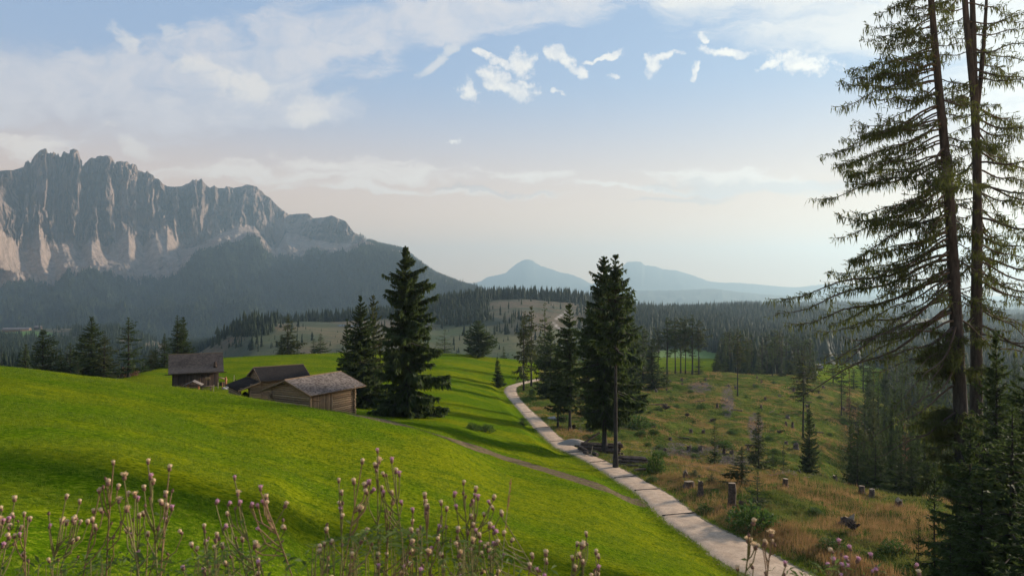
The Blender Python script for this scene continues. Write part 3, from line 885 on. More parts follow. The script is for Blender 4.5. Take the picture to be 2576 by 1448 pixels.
def far_forest(name, P, H, rng, label, k=5, tiers=2, mat_=None):
    """merged small conifers: each tree is a stack of jagged cones"""
    n = len(P); V = []; Fs = []; base = 0
    fat = np.exp(rng.normal(0, 0.28, n))
    for q in range(tiers):
        f0 = q / tiers * 0.85; f1 = 1.0 if q == tiers - 1 else min(1, (q + 1.6) / tiers)
        r = H * fat * (0.165 - 0.10 * q / max(1, tiers - 1)) * rng.uniform(0.7, 1.3, n)
        th = rng.uniform(0, 6.28, n)[:, None] + np.arange(k)[None, :] / k * 2 * np.pi
        rr = r[:, None] * rng.uniform(0.6, 1.25, (n, k))
        ring = np.stack([P[:, None, 0] + rr * np.cos(th), P[:, None, 1] + rr * np.sin(th), P[:, None, 2] + (H * f0)[:, None] - H[:, None] * 0.06 * rng.random((n, k)) - 0.5], -1)
        top = P + np.stack([rng.normal(0, .02, n) * H, rng.normal(0, .02, n) * H, H * f1], -1)
        VV = np.concatenate([ring, top[:, None]], 1).reshape(-1, 3)
        b = base + np.arange(n)[:, None] * (k + 1); j = np.arange(k)[None, :]
        Fs.append(np.stack([b + j, b + (j + 1) % k, b + k + 0 * j], -1).reshape(-1, 3))
        V.append(VV); base += len(VV)
    sh = np.clip(rng.normal(0.42, 0.2, n), 0.1, 0.9)
    me = mesh_np(name, np.concatenate(V), [np.concatenate(Fs)], [mat_ or M_FAR], attrs={'shade': np.concatenate([np.repeat(sh, k + 1)] * tiers)})
    return tag(ob(name, me), label, kind='stuff')


def build_far():
    m = simple('distant_slopes', (0.07, 0.085, 0.06), (0.045, 0.06, 0.045), 0.002)
    z4 = lambda L: [(1195 + x * .2693, 597.5 + y * .2693) for x, y in L]
    pk1 = [(1000, 760), (1120, 722), (1150, 708), (1185, 712)] + z4([(40, 410), (110, 370), (200, 350), (270, 335), (340, 280), (400, 235), (450, 210), (495, 203), (530, 210), (570, 240), (620, 265), (700, 290), (800, 325), (900, 345), (950, 365), (990, 380), (1060, 420), (1200, 470)]) + [(1600, 740)]
    pk2 = [(1380, 745), (1440, 735)] + z4([(1100, 430), (1200, 370), (1300, 315), (1360, 285), (1430, 225), (1500, 222), (1550, 228), (1590, 260), (1670, 265), (1760, 295), (1870, 305), (1960, 330), (2100, 375), (2180, 405), (2300, 420), (2400, 420), (2569, 430)]) + [(2000, 722), (2060, 716), (2100, 714), (2200, 724), (2330, 728), (2450, 745), (2576, 750), (2900, 740), (3300, 735)]
    lo1 = [(1100, 760), (1300, 735), (1500, 738), (1585, 731), (1700, 730), (1790, 726), (1850, 733), (1950, 742), (2100, 748), (2300, 742), (2420, 752), (2576, 758), (3300, 760)]
    lo2 = [(-900, 760), (900, 775), (1300, 768), (1700, 772), (1900, 768), (2050, 761), (2150, 766), (2300, 770), (2480, 758), (2576, 762), (3300, 768)]
    for nm, L, yy, dep, lab in (('distant_peaks', pk1, 14000, 1500, 'pale blue pointed far peak on the horizon'), ('distant_ridge', pk2, 13000, 1500, 'pale blue flat-topped far mountain with long ridge'),
                                ('valley_ridge', lo1, 8000, 900, 'hazy low ridge before the far mountains'), ('forest_ridge', lo2, 4600, 600, 'blue wooded ridge closing the valley')):
        u, v = np.array(L).T; U = np.linspace(u[0], u[-1], 700); Vt = pchip(u, v, U) + (0.8 if yy > 9000 else 1.0) * fbm(U / 14, U * 0, 3, int(yy))
        ks = np.linspace(0, 1, 14); rows = []
        for q in ks:
            y = yy - dep * (1 - q) * 1.6
            z = (V0 - Vt) / FQ * yy * 1.0
            zz = z * q - (1 - q) * 190 + 22 * math.sin(q * math.pi) * fbm(U / 40, U * 0 + q * 4, 3, 5)
            rows.append(np.stack([(U - U0) / FQ * y, np.full(U.shape, y), zz], -1))
        y = yy + dep; rows.append(np.stack([(U - U0) / FQ * y, np.full(U.shape, y), np.full(U.shape, -190.0)], -1))
        V = np.stack(rows).reshape(-1, 3)
        tag(ob(nm, mesh_np(nm, V, [grid_faces(len(rows), len(U))], [m], smooth=True)), lab, kind='structure')
    me = mesh_np('valley_floor', [(-15000, 1500, -195), (17000, 1500, -195), (17000, 15800, -195), (-15000, 15800, -195)], [np.array([[0, 1, 2, 3]])], [m])
    tag(ob('valley_floor', me), 'valley floor far below the hills', kind='structure')


def build_haze():
    mb = MB(); mb.box((1000, 7980, 365), (34000, 16100, 1150))
    m = bpy.data.materials.new('haze'); m.use_nodes = True; m.node_tree.nodes.clear(); g = G(m.node_tree)
    out = g.node('ShaderNodeOutputMaterial'); pv = g.node('ShaderNodeVolumePrincipled')
    pv.inputs['Color'].default_value = (0.47, 0.665, 0.80, 1)
    pv.inputs['Density'].default_value = 0.000125
    pv.inputs['Anisotropy'].default_value = 0.40
    g.l.new(pv.outputs[0], out.inputs['Volume'])
    o = ob('haze', mb.mesh('haze', [m])); tag(o, 'thin blue evening haze filling the valley', kind='stuff')


build_ground()
build_hills()
build_mountain()
build_far()
build_haze()

# ------------------------------------------------------------------ conifers
UP = np.array([0, 0, 1.0])


def unit(a): return a / (np.linalg.norm(a, axis=-1, keepdims=True) + 1e-9)


def blades(P, D, L, W, rng, sag=0.0, roll=1.0):
    """kite shaped leaf or needle spray quads"""
    n = len(P); D = unit(D)
    r = unit(np.cross(D, UP + rng.normal(0, roll, (n, 3))))
    m = P + D * (L * 0.42)[:, None]
    tip = P + D * L[:, None]; tip[:, 2] -= sag * L
    w = r * (W * 0.5)[:, None]
    V = np.stack([P, m + w, tip, m - w], 1).reshape(-1, 3)
    F = np.arange(n * 4).reshape(n, 4)
    return V, F


def conifer(seed, H=1.0, R=0.2, cb=0.04, nb=110, ntw=30, power=0.8, irr=0.25, slope=(-0.28, 0.5), curve=0.3, tl=0.36, tw=0.30,
            tr=0.011, hang=0.35, gaps=0.0, bare=0.0, lean=0.0, bulge=None, wood=0.0028, topn=1.0, minL=0.0):
    """numpy conifer: returns trunk mesh (with limbs) and crown mesh arrays. bulge: list of (t, factor) crown outline"""
    rng = np.random.default_rng(seed)
    tau = rng.random(nb) ** (1.0 / topn); tau.sort()
    t = cb + (0.995 - cb) * np.clip(tau, 0, 1)
    az = np.arange(nb) * 2.39996 + rng.normal(0, 0.35, nb)
    prof = (1 - tau) ** power
    if bulge: prof = np.interp(tau, *zip(*bulge))
    side = 1 + 0.22 * np.sin(az * 1.0 + rng.uniform(0, 6)) + 0.2 * np.sin(2 * az + 9 * tau + rng.uniform(0, 6))
    if gaps: side = side * (1 - gaps * 1.3 * (rng.random(nb) < 0.4)) * (1 + .25 * gaps * rng.normal(0, 1, nb))
    L = np.maximum(R * prof * side * rng.uniform(1 - irr, 1 + irr * 0.6, nb), 0.012 * H + minL * H)
    sl = slope[0] + (slope[1] - slope[0]) * tau ** 1.6 + rng.normal(0, 0.07, nb)
    cv = curve * (1 - tau * 0.6) + rng.normal(0, 0.08, nb)
    dh = np.stack([np.cos(az), np.sin(az), 0 * az], 1)
    B = np.stack([lean * H * t ** 1.5, 0 * t, t * H], 1)
    def spine(i, s): return B[i] + dh[i] * (L[i] * s)[:, None] + UP * (L[i] * (sl[i] * s + cv[i] * s * s))[:, None]
    # sprays
    cnt = np.maximum(3, (ntw * (0.35 + 0.65 * L / L.max()) * rng.uniform(0.8, 1.2, nb)).astype(int))
    I = np.repeat(np.arange(nb), cnt); n = len(I)
    s = (bare + (1 - bare) * rng.random(n) ** 0.75)
    sg = rng.choice([-1, 1], n)
    ang = sg * rng.uniform(0.25, 1.15, n) * (1.15 - 0.6 * s)
    ca, sa = np.cos(ang), np.sin(ang); d0 = dh[I]
    D = np.stack([d0[:, 0] * ca - d0[:, 1] * sa, d0[:, 0] * sa + d0[:, 1] * ca, sl[I] + 2 * cv[I] * s - rng.uniform(-0.5, 0.9, n) * hang * 1.4], 1)
    ll = L[I] * (tl * (1.1 - s * 0.7)) * rng.uniform(0.6, 1.3, n) + 0.008 * H
    V1, F1 = blades(spine(I, s), D, ll, ll * tw * rng.uniform(0.7, 1.4, n) + 0.002 * H, rng, sag=hang * 0.5)
    # drooping twigs
    n2 = int(n * hang * 1.2)
    k = rng.integers(0, n, n2); s2 = bare + (1 - bare) * rng.random(n2)
    D2 = np.stack([rng.normal(0, .3, n2), rng.normal(0, .3, n2), -np.ones(n2)], 1)
    l2 = (0.10 * L[I[k]] + 0.010 * H) * rng.uniform(0.6, 1.6, n2)
    V2, F2 = blades(spine(I[k], s2), D2, l2, l2 * 0.33, rng)
    # tip leader
    V3, F3 = blades(np.stack([np.full(9, lean * H), np.zeros(9), H * np.linspace(.93, .985, 9)], 1), rng.normal(0, .35, (9, 3)) + UP, np.linspace(.03, .012, 9) * H, np.full(9, 0.0035 * H), rng)
    Vc = np.concatenate([V1, V2, V3]); Fc = np.concatenate([F1, F2 + len(V1), F3 + len(V1) + len(V2)])
    # wood
    mb = MB()
    ts = np.linspace(0, 1, 12)
    rad = tr * H * ((1 - ts) ** 0.75 + 0.04) * (1 + 0.55 * np.exp(-ts / 0.02))
    mb.tube(np.stack([lean * H * ts ** 1.5, 0.002 * H * np.sin(ts * 9 + seed), ts * H * 0.985], 1), rad, 8, wob=0.05, rng=rng)
    for i in range(0, nb):
        if L[i] > 0.05 * H or bare > 0.2:
            q = np.array([0, .35, .7, .95]); p = spine(np.full(4, i), q)
            mb.tube(p, wood * H * np.array([1.2, 0.8, 0.5, 0.2]) * (0.6 + L[i] / R), 3, caps=False)
    return mb, Vc, Fc


TREES = {}


def proto(key, mcrown, **kw):
    mb, V, F = conifer(**kw)
    TREES[key] = (mb.mesh('trunk', [M_BARK], smooth=True), mesh_np('crown', V, [F], [mcrown]), kw.get('R', 0.2))


def tree(key, name, u, vtop, y=None, vbase=None, width=None, label='', group=None, rz=None, cat='tree'):
    """stands a unit-height tree on the ground at depth y so that its top shows at vtop; width is the crown's full width in picture units"""
    if y is None: y = yvis(u, vbase, 15)
    x = (u - U0) / FQ * y
    z = float(hgt(np.array([x]), np.array([y]))[0])
    H = (V0 - vtop) / FQ * y - z
    tm, cm, R = TREES[key]
    sw = H if width is None else width / FQ * y / 2 / R
    if rz is None: rz = random.Random(int(u * 7 + vtop)).uniform(0, 6.28)
    e = empty(name, (x, y, z - 0.12), rz, (sw, sw, H + 0.12), label, cat, group)
    ob('trunk', tm, e); ob('crown', cm, e)
    return e


def build_protos():
    proto('dense1', M_SPRUCE, seed=1, R=0.21, nb=190, ntw=60, irr=.2, hang=.5, topn=.95, tl=.24, tw=.22)
    proto('dense2', M_SPRUCE, seed=2, R=0.20, nb=170, ntw=60, tl=.24, tw=.22, irr=.35, hang=.6, power=.7, gaps=.25)
    proto('dense3', M_SPRUCE, seed=3, R=0.16, nb=130, ntw=30, irr=.3, hang=.5, power=.75)
    proto('round1', M_SPRUCE, seed=4, R=0.34, nb=170, ntw=34, irr=.22, hang=.5, bulge=[(0, .85), (.25, 1), (.6, .75), (.85, .4), (1, .06)], slope=(-.2, .6))
    proto('olive1', M_OLIVE, seed=5, R=0.22, nb=120, ntw=26, irr=.4, hang=.8, power=.7, gaps=.35)
    proto('pine1', M_SPRUCE, seed=6, R=0.11, cb=.30, nb=80, ntw=22, irr=.5, hang=.7, bulge=[(0, .35), (.2, .7), (.5, 1), (.8, .7), (1, .1)], gaps=.4, tr=.009, slope=(-.4, .3))
    proto('pine2', M_OLIVE, seed=7, R=0.12, cb=.45, nb=70, ntw=22, irr=.5, hang=.6, bulge=[(0, .4), (.3, .9), (.6, 1), (.85, .6), (1, .1)], gaps=.35, tr=.008, slope=(-.35, .3))
    proto('airy1', M_LARCH, seed=8, R=0.16, cb=.15, nb=80, ntw=20, irr=.4, hang=.9, power=.6, bare=.15, tw=.22, tr=.008)
    proto('stub1', M_SPRUCE, seed=9, R=0.17, cb=.10, nb=100, ntw=26, irr=.4, hang=.5, power=.6, gaps=.4)
    proto('dead1', M_DEAD, seed=10, R=0.13, nb=90, ntw=14, irr=.4, hang=.7, power=.7, bare=.2, tw=.2)
    proto('young1', M_SPRUCE, seed=12, R=0.26, nb=80, ntw=22, irr=.25, hang=.25, tl=.4)


def hero_tree(name, seed, u, vtop, vbase, width, label, mcrown, y=None, rz=0.0, **kw):
    if y is None: y = yvis(u, vbase, 15)
    x = (u - U0) / FQ * y; z = float(hgt(np.array([x]), np.array([y]))[0])
    H = (V0 - vtop) / FQ * y - z + 0.1
    kw['R'] = width / FQ * y / 2
    mb, V, F = conifer(seed, H=H, **kw)
    e = empty(name, (x, y, z - 0.1), rz, None, label, 'tree')
    ob('trunk', mb.mesh('trunk', [M_BARK], smooth=True), e)
    ob('crown', mesh_np('crown', V, [F], [mcrown]), e)
    return e


def build_trees():
    build_protos()
    # the two tall spruces by the barns
    hero_tree('spruce_tree', 101, 1020, 619, 1047, 172, 'tallest spruce right of the barns, open ragged top above a dense dark crown', M_SPRUCE,
              nb=330, ntw=105, cb=.02, irr=.35, hang=.8, tl=.20, tw=.20, slope=(-.42, .45), curve=.26, gaps=.32,
              bulge=[(0, .85), (.12, 1), (.35, .88), (.52, .84), (.62, .50), (.68, .62), (.79, .60), (.86, .28), (.93, .20), (1, .03)])
    hero_tree('spruce_tree', 102, 906, 743, 1022, 120, 'dark pointed spruce directly behind the shingle barn roof', M_SPRUCE,
              nb=220, ntw=80, cb=.02, irr=.22, hang=.6, tl=.24, tw=.22, power=.75, slope=(-.3, .5))
    hero_tree('larch_tree', 103, 938, 741, 1018, 88, 'paler feathery conifer squeezed between the two dark spruces by the barns', M_OLIVE,
              nb=130, ntw=50, cb=.10, irr=.4, hang=.9, tl=.26, tw=.2, power=.6, slope=(-.2, .7), bare=.05)
    hero_tree('spruce_tree', 104, 872, 800, 1000, 64, 'low dark spruce left in the clump behind the shingle barn', M_SPRUCE,
              nb=140, ntw=60, cb=.02, irr=.25, hang=.6, tl=.25, tw=.22, power=.6)
    # the group beside the path
    hero_tree('spruce_tree', 111, 1520, 643, 1143, 156, 'broad tall spruce with a thick trunk beside the log piles', M_SPRUCE,
              nb=350, ntw=100, cb=.15, irr=.5, hang=.7, tl=.20, tw=.20, slope=(-.50, .45), curve=.30, gaps=.25, tr=.012,
              bulge=[(0, .55), (.12, .85), (.3, .95), (.5, .98), (.7, .72), (.85, .42), (.95, .18), (1, .04)])
    hero_tree('pine_tree', 112, 1548, 638, 1148, 118, 'slender tree with long bare pale trunk in front of the broad spruce', M_SPRUCE, y=69.0,
              nb=140, ntw=54, cb=.50, irr=.5, hang=.7, tl=.25, tw=.2, slope=(-.4, .4), gaps=.45, tr=.0098,
              bulge=[(0, .45), (.15, .95), (.35, 1), (.55, .9), (.75, .55), (.9, .25), (1, .05)])
    hero_tree('spruce_tree', 113, 1433, 764, 1080, 78, 'spruce with bare lower trunk between the path and the broad spruce', M_SPRUCE,
              nb=170, ntw=64, cb=.22, irr=.35, hang=.7, tl=.24, tw=.22, power=.35, slope=(-.45, .4), gaps=.2)
    hero_tree('spruce_tree', 114, 1384, 818, 1008, 84, 'dark bushy spruce nearest the bend of the path', M_SPRUCE,
              nb=180, ntw=70, cb=.03, irr=.3, hang=.6, tl=.24, tw=.22, power=.55)
    hero_tree('spruce_tree', 115, 1403, 872, 1069, 74, 'short spruce on a thin bare stem just right of the path', M_SPRUCE,
              nb=130, ntw=60, cb=.22, irr=.35, hang=.7, tl=.25, tw=.22, power=.45)
    hero_tree('spruce_tree', 116, 1578, 735, 1050, 84, 'dark crown crowding behind the slender bare trunk', M_SPRUCE,
              nb=170, ntw=64, cb=.04, irr=.35, hang=.7, tl=.24, tw=.22, power=.55, gaps=.3)
    hero_tree('spruce_tree', 117, 1480, 760, 1075, 70, 'spruce half hidden left behind the broad spruce by the path', M_OLIVE,
              nb=150, ntw=64, cb=.12, irr=.35, hang=.7, tl=.24, tw=.22, power=.5, gaps=.2)
    hero_tree('pine_tree', 118, 1317, 783, 983, 62, 'left one of two thin bare-stemmed pines at the path bend', M_OLIVE,
              nb=90, ntw=22, cb=.16, irr=.5, hang=1.0, tl=.4, slope=(-.55, .2), power=.35, gaps=.45, tr=.010, bare=.1)
    hero_tree('pine_tree', 119, 1336, 768, 975, 46, 'right, taller one of two thin bare-stemmed pines at the path bend', M_OLIVE,
              nb=85, ntw=22, cb=.35, irr=.5, hang=.9, tl=.4, slope=(-.5, .3), power=.4, gaps=.4, tr=.011, bare=.1)
    L = [  # key, name, u, vtop, y, vbase, width, label
        ('airy1', 'larch_tree', 1370, 759, 178, None, 66, 'pale open larch behind the two thin pines at the bend'),
        ('dense3', 'spruce_tree', 1594, 800, 165, None, 60, 'left edge tree of the dark clump right of the slender trunk'),
        ('stub1', 'spruce_tree', 1617, 818, 172, None, 56, 'middle tree of the dark clump right of the slender trunk'),
        ('dense2', 'spruce_tree', 1640, 850, 168, None, 56, 'right edge tree of the dark clump right of the slender trunk'),
        ('pine2', 'pine_tree', 1655, 822, 200, None, 30, 'thin tree rising behind the dark clump above the clearing'),
        ('pine1', 'pine_tree', 1678, 797, 196, None, 46, 'leftmost of six tall bare-stemmed pines on the clearing ridge'),
        ('pine2', 'pine_tree', 1698, 798, 200, None, 44, 'second of six tall bare-stemmed pines on the clearing ridge'),
        ('pine1', 'pine_tree', 1712, 800, 204, None, 36, 'third of six tall bare-stemmed pines, in the middle of the row'),
        ('pine2', 'pine_tree', 1724, 796, 199, None, 34, 'fourth of six tall bare-stemmed pines, close behind its neighbour'),
        ('pine1', 'pine_tree', 1741, 790, 198, None, 44, 'tallest of six bare-stemmed pines on the clearing ridge'),
        ('pine2', 'pine_tree', 1757, 804, 197, None, 36, 'rightmost of six tall bare-stemmed pines on the clearing ridge'),
        ('young1', 'spruce_tree', 1759, 895, 201, None, 30, 'small dark spruce at the foot of the rightmost ridge pine'),
        ('young1', 'spruce_tree', 1676, 912, 170, None, 26, 'little spruce in front of the leftmost ridge pine'),
        ('dense1', 'spruce_tree', 1803, 884, 215, None, 32, 'short dark spruce left of the lone ridge pine'),
        ('stub1', 'spruce_tree', 1824, 866, 222, None, 30, 'rounded spruce just left of the lone ridge pine'),
        ('pine2', 'pine_tree', 1855, 828, 156, 1000, 48, 'lone pine with a long bare stem on the cleared hill'),
        ('dense2', 'spruce_tree', 1880, 855, 225, None, 34, 'dark spruce just right of the lone ridge pine'),
        ('young1', 'spruce_tree', 1908, 895, 215, None, 28, 'small conical spruce on the hill skyline beside the pasture'),
        ('pine1', 'pine_tree', 1942, 852, 206, None, 22, 'narrow pine above the cleared hill skyline'),
        ('young1', 'spruce_tree', 1965, 914, 205, None, 34, 'low bushy spruce right of the narrow skyline pine'),
        ('dense1', 'spruce_tree', 1990, 910, 208, None, 44, 'broad low spruce on the skyline left of the tall cleared hill pine'),
        ('pine2', 'pine_tree', 2020, 880, 116, None, 76, 'tall pine with round crown and long bare stem on the cleared slope'),
        ('pine1', 'pine_tree', 2095, 915, 200, None, 34, 'small pine beside the hut on the far pasture'),
        ('pine1', 'pine_tree', 2116, 900, 150, None, 34, 'thin weathered pine on the right shoulder of the cleared hill'),
        ('dead1', 'pine_tree', 2136, 915, 150, None, 16, 'bare dying stem right of the thin weathered pine'),
        ('stub1', 'spruce_tree', 2147, 925, 200, None, 34, 'dense spruce before the bright right pasture'),
        ('pine1', 'pine_tree', 2171, 884, 205, None, 40, 'tall pine standing against the bright right pasture'),
        ('stub1', 'spruce_tree', 2188, 890, 198, None, 40, 'dark spruce at the right edge of the bright right pasture'),
        ('dense1', 'spruce_tree', 2035, 1013, 90, None, 64, 'dark spruce standing alone low on the cleared slope'),
        ('olive1', 'spruce_tree', 1908, 1036, 88, None, 70, 'scraggly thin-crowned spruce left of the dark lone spruce'),
        ('young1', 'spruce_tree', 1944, 1126, 82, None, 32, 'young spruce behind the left part of the golden grass crest'),
        ('young1', 'spruce_tree', 1970, 1116, 84, None, 34, 'young spruce between its twin and the dark lone spruce'),
        ('dense3', 'spruce_tree', 2140, 1019, 84, None, 48, 'slim ivy-like spruce at the left front of the ravine forest'),
        ('stub1', 'spruce_tree', 2175, 982, 118, None, 62, 'spruce with layered flat branches on the ravine rim'),
        ('dead1', 'spruce_tree', 2276, 1062, 72, None, 52, 'brown dead spruce inside the dark ravine forest'),
        ('olive1', 'spruce_tree', 1866, 1122, 58, None, 86, 'ragged olive spruce left of the tall cut post by the path'),
        ('young1', 'spruce_tree', 1905, 1180, 50, None, 70, 'bushy young spruce behind the large green shrub'),
        ('young1', 'spruce_tree', 1748, 1180, 62, None, 44, 'young spruce by the dark cut stump near the path'),
        ('young1', 'spruce_tree', 1790, 1190, 60, None, 46, 'small spruce between the broken post and the ragged olive spruce'),
        ('young1', 'spruce_tree', 1797, 1050, 88, None, 36, 'thin young spruce on the cleared slope above the brushwood'),
        # left of the huts
        ('dense3', 'spruce_tree', 64, 862, 140, None, 60, 'leftmost dark spruce beyond the meadow edge'),
        ('dense1', 'spruce_tree', 108, 829, 132, None, 118, 'broad spruce with spreading skirt near the left edge'),
        ('stub1', 'spruce_tree', 176, 861, 136, None, 66, 'medium spruce left of the tall broad left spruce'),
        ('dense3', 'spruce_tree', 153, 880, 130, None, 44, 'narrow low spruce filling the gap in the left tree row'),
        ('dense2', 'spruce_tree', 206, 838, 138, None, 58, 'spruce leaning against the tallest tree of the left row'),
        ('dense1', 'spruce_tree', 230, 796, 134, None, 104, 'tallest broad spruce in the row beyond the left meadow'),
        ('olive1', 'larch_tree', 262, 842, 130, None, 88, 'olive shaggy conifer right of the tallest left spruce'),
        ('young1', 'spruce_tree', 196, 895, 122, None, 40, 'small tree at the foot of the tallest left spruce'),
        ('stub1', 'spruce_tree', 323, 797, 128, None, 72, 'slender spruce with open lower trunk between left row and hut'),
        ('young1', 'spruce_tree', 362, 903, 142, None, 30, 'small dark spruce on the meadow edge left of the hut'),
        ('olive1', 'spruce_tree', 380, 878, 150, None, 36, 'thin brownish tree left of the narrow spruce by the hut'),
        ('dense3', 'spruce_tree', 391, 872, 152, None, 30, 'little pointed spruce before the hut trees'),
        ('dense3', 'spruce_tree', 414, 836, 150, None, 36, 'narrow spruce just left of the twin spruces behind the hut'),
        ('dense3', 'spruce_tree', 446, 790, 156, None, 56, 'left twin spruce behind the old shingle hut'),
        ('dense2', 'spruce_tree', 461, 795, 158, None, 52, 'right twin spruce behind the old shingle hut'),
        # skyline of the far meadow
        ('olive1', 'larch_tree', 724, 791, 196, None, 70, 'shaggy olive larch on the far meadow skyline'),
        ('dense2', 'spruce_tree', 708, 840, 200, None, 44, 'spruce tucked left behind the shaggy skyline larch'),
        ('young1', 'spruce_tree', 805, 837, 197, None, 46, 'right, taller one of two small skyline spruces above the barns'),
        ('young1', 'spruce_tree', 789, 850, 199, None, 36, 'left, shorter one of two small skyline spruces above the barns'),
        ('round1', 'spruce_tree', 1203, 806, 206, None, 82, 'rounded dark spruce alone on the meadow skyline'),
        ('young1', 'spruce_tree', 1266, 870, 226, None, 22, 'tiny spruce beyond the meadow skyline'),
        ('dense1', 'spruce_tree', 1250, 897, 152, None, 36, 'small pointed spruce on the meadow inside the path bend'),
        ('airy1', 'larch_tree', 1118, 828, 300, None, 62, 'faint hazy larch behind the tallest barn spruce'),
        ('airy1', 'larch_tree', 1185, 850, 300, None, 40, 'faint hazy larch left behind the rounded spruce'),
        ('young1', 'spruce_tree', 1313, 1048, 98, None, 44, 'squat little spruce at the left edge of the path'),
    ]
    for k, nm, u, vt, y, vb, w, lab in L:
        if u < 300: w *= 1.4
        elif u < 480 or 1600 < u < 1760: w *= 1.25
        tree(k, nm, u, vt, y=y, width=w, label=lab)
    # ravine forest on the right
    rng = random.Random(5)
    keys = ['dense1', 'dense3', 'stub1', 'dense2', 'dense3', 'olive1']
    rav = [(2160, 1030, 82), (2195, 1020, 80), (2215, 1045, 76), (2240, 1010, 86), (2262, 1000, 92), (2300, 1010, 88), (2325, 1030, 80), (2350, 1000, 84), (2225, 985, 105), (2285, 970, 108),
           (2205, 940, 125), (2250, 925, 130), (2310, 930, 120), (2345, 960, 110), (2370, 1040, 74), (2400, 990, 90), (2440, 960, 95), (2480, 940, 100), (2520, 960, 96), (2560, 930, 100),
           (2600, 950, 90), (2230, 900, 165), (2200, 905, 170), (2270, 890, 165), (2320, 885, 160), (2360, 890, 155), (2405, 880, 150), (2455, 890, 145), (2500, 880, 150), (2550, 885, 145), (2600, 880, 150),
           (2380, 1090, 64), (2335, 1110, 66), (2310, 1090, 70), (2250, 1090, 70), (2215, 1110, 72), (2185, 1100, 74), (2290, 1050, 84), (2420, 1060, 70), (2500, 1040, 74), (2560, 1030, 72), (2640, 1000, 80), (2170, 1060, 90), (2230, 1060, 88), (2265, 1075, 78), (2305, 1055, 94), (2340, 1070, 88), (2375, 985, 104), (2420, 1000, 100), (2460, 1010, 84),
           (2195, 975, 112), (2240, 965, 118), (2265, 945, 140), (2295, 1120, 62), (2345, 1040, 100), (2390, 1150, 58), (2205, 1075, 68), (2160, 1090, 80), (2270, 1130, 64), (2320, 950, 130), (2180, 930, 150), (2410, 930, 130)]
    for u, vt, y in rav:
        tree(rng.choice(keys), 'spruce_tree', u + rng.uniform(-4, 4), vt + rng.uniform(-6, 6), y=y, width=rng.uniform(52, 76) * (88 / y) ** 0.5,
             label=('dark spruce in the front row of the ravine forest behind the golden crest' if y < 79 else 'dark spruce deep inside the ravine forest, between its front row and the hill shoulder' if y < 120 else 'hazier spruce at the back of the ravine forest below the far pasture'),
             group='front row of the ravine forest' if y < 79 else 'middle of the ravine forest' if y < 120 else 'back of the ravine forest')


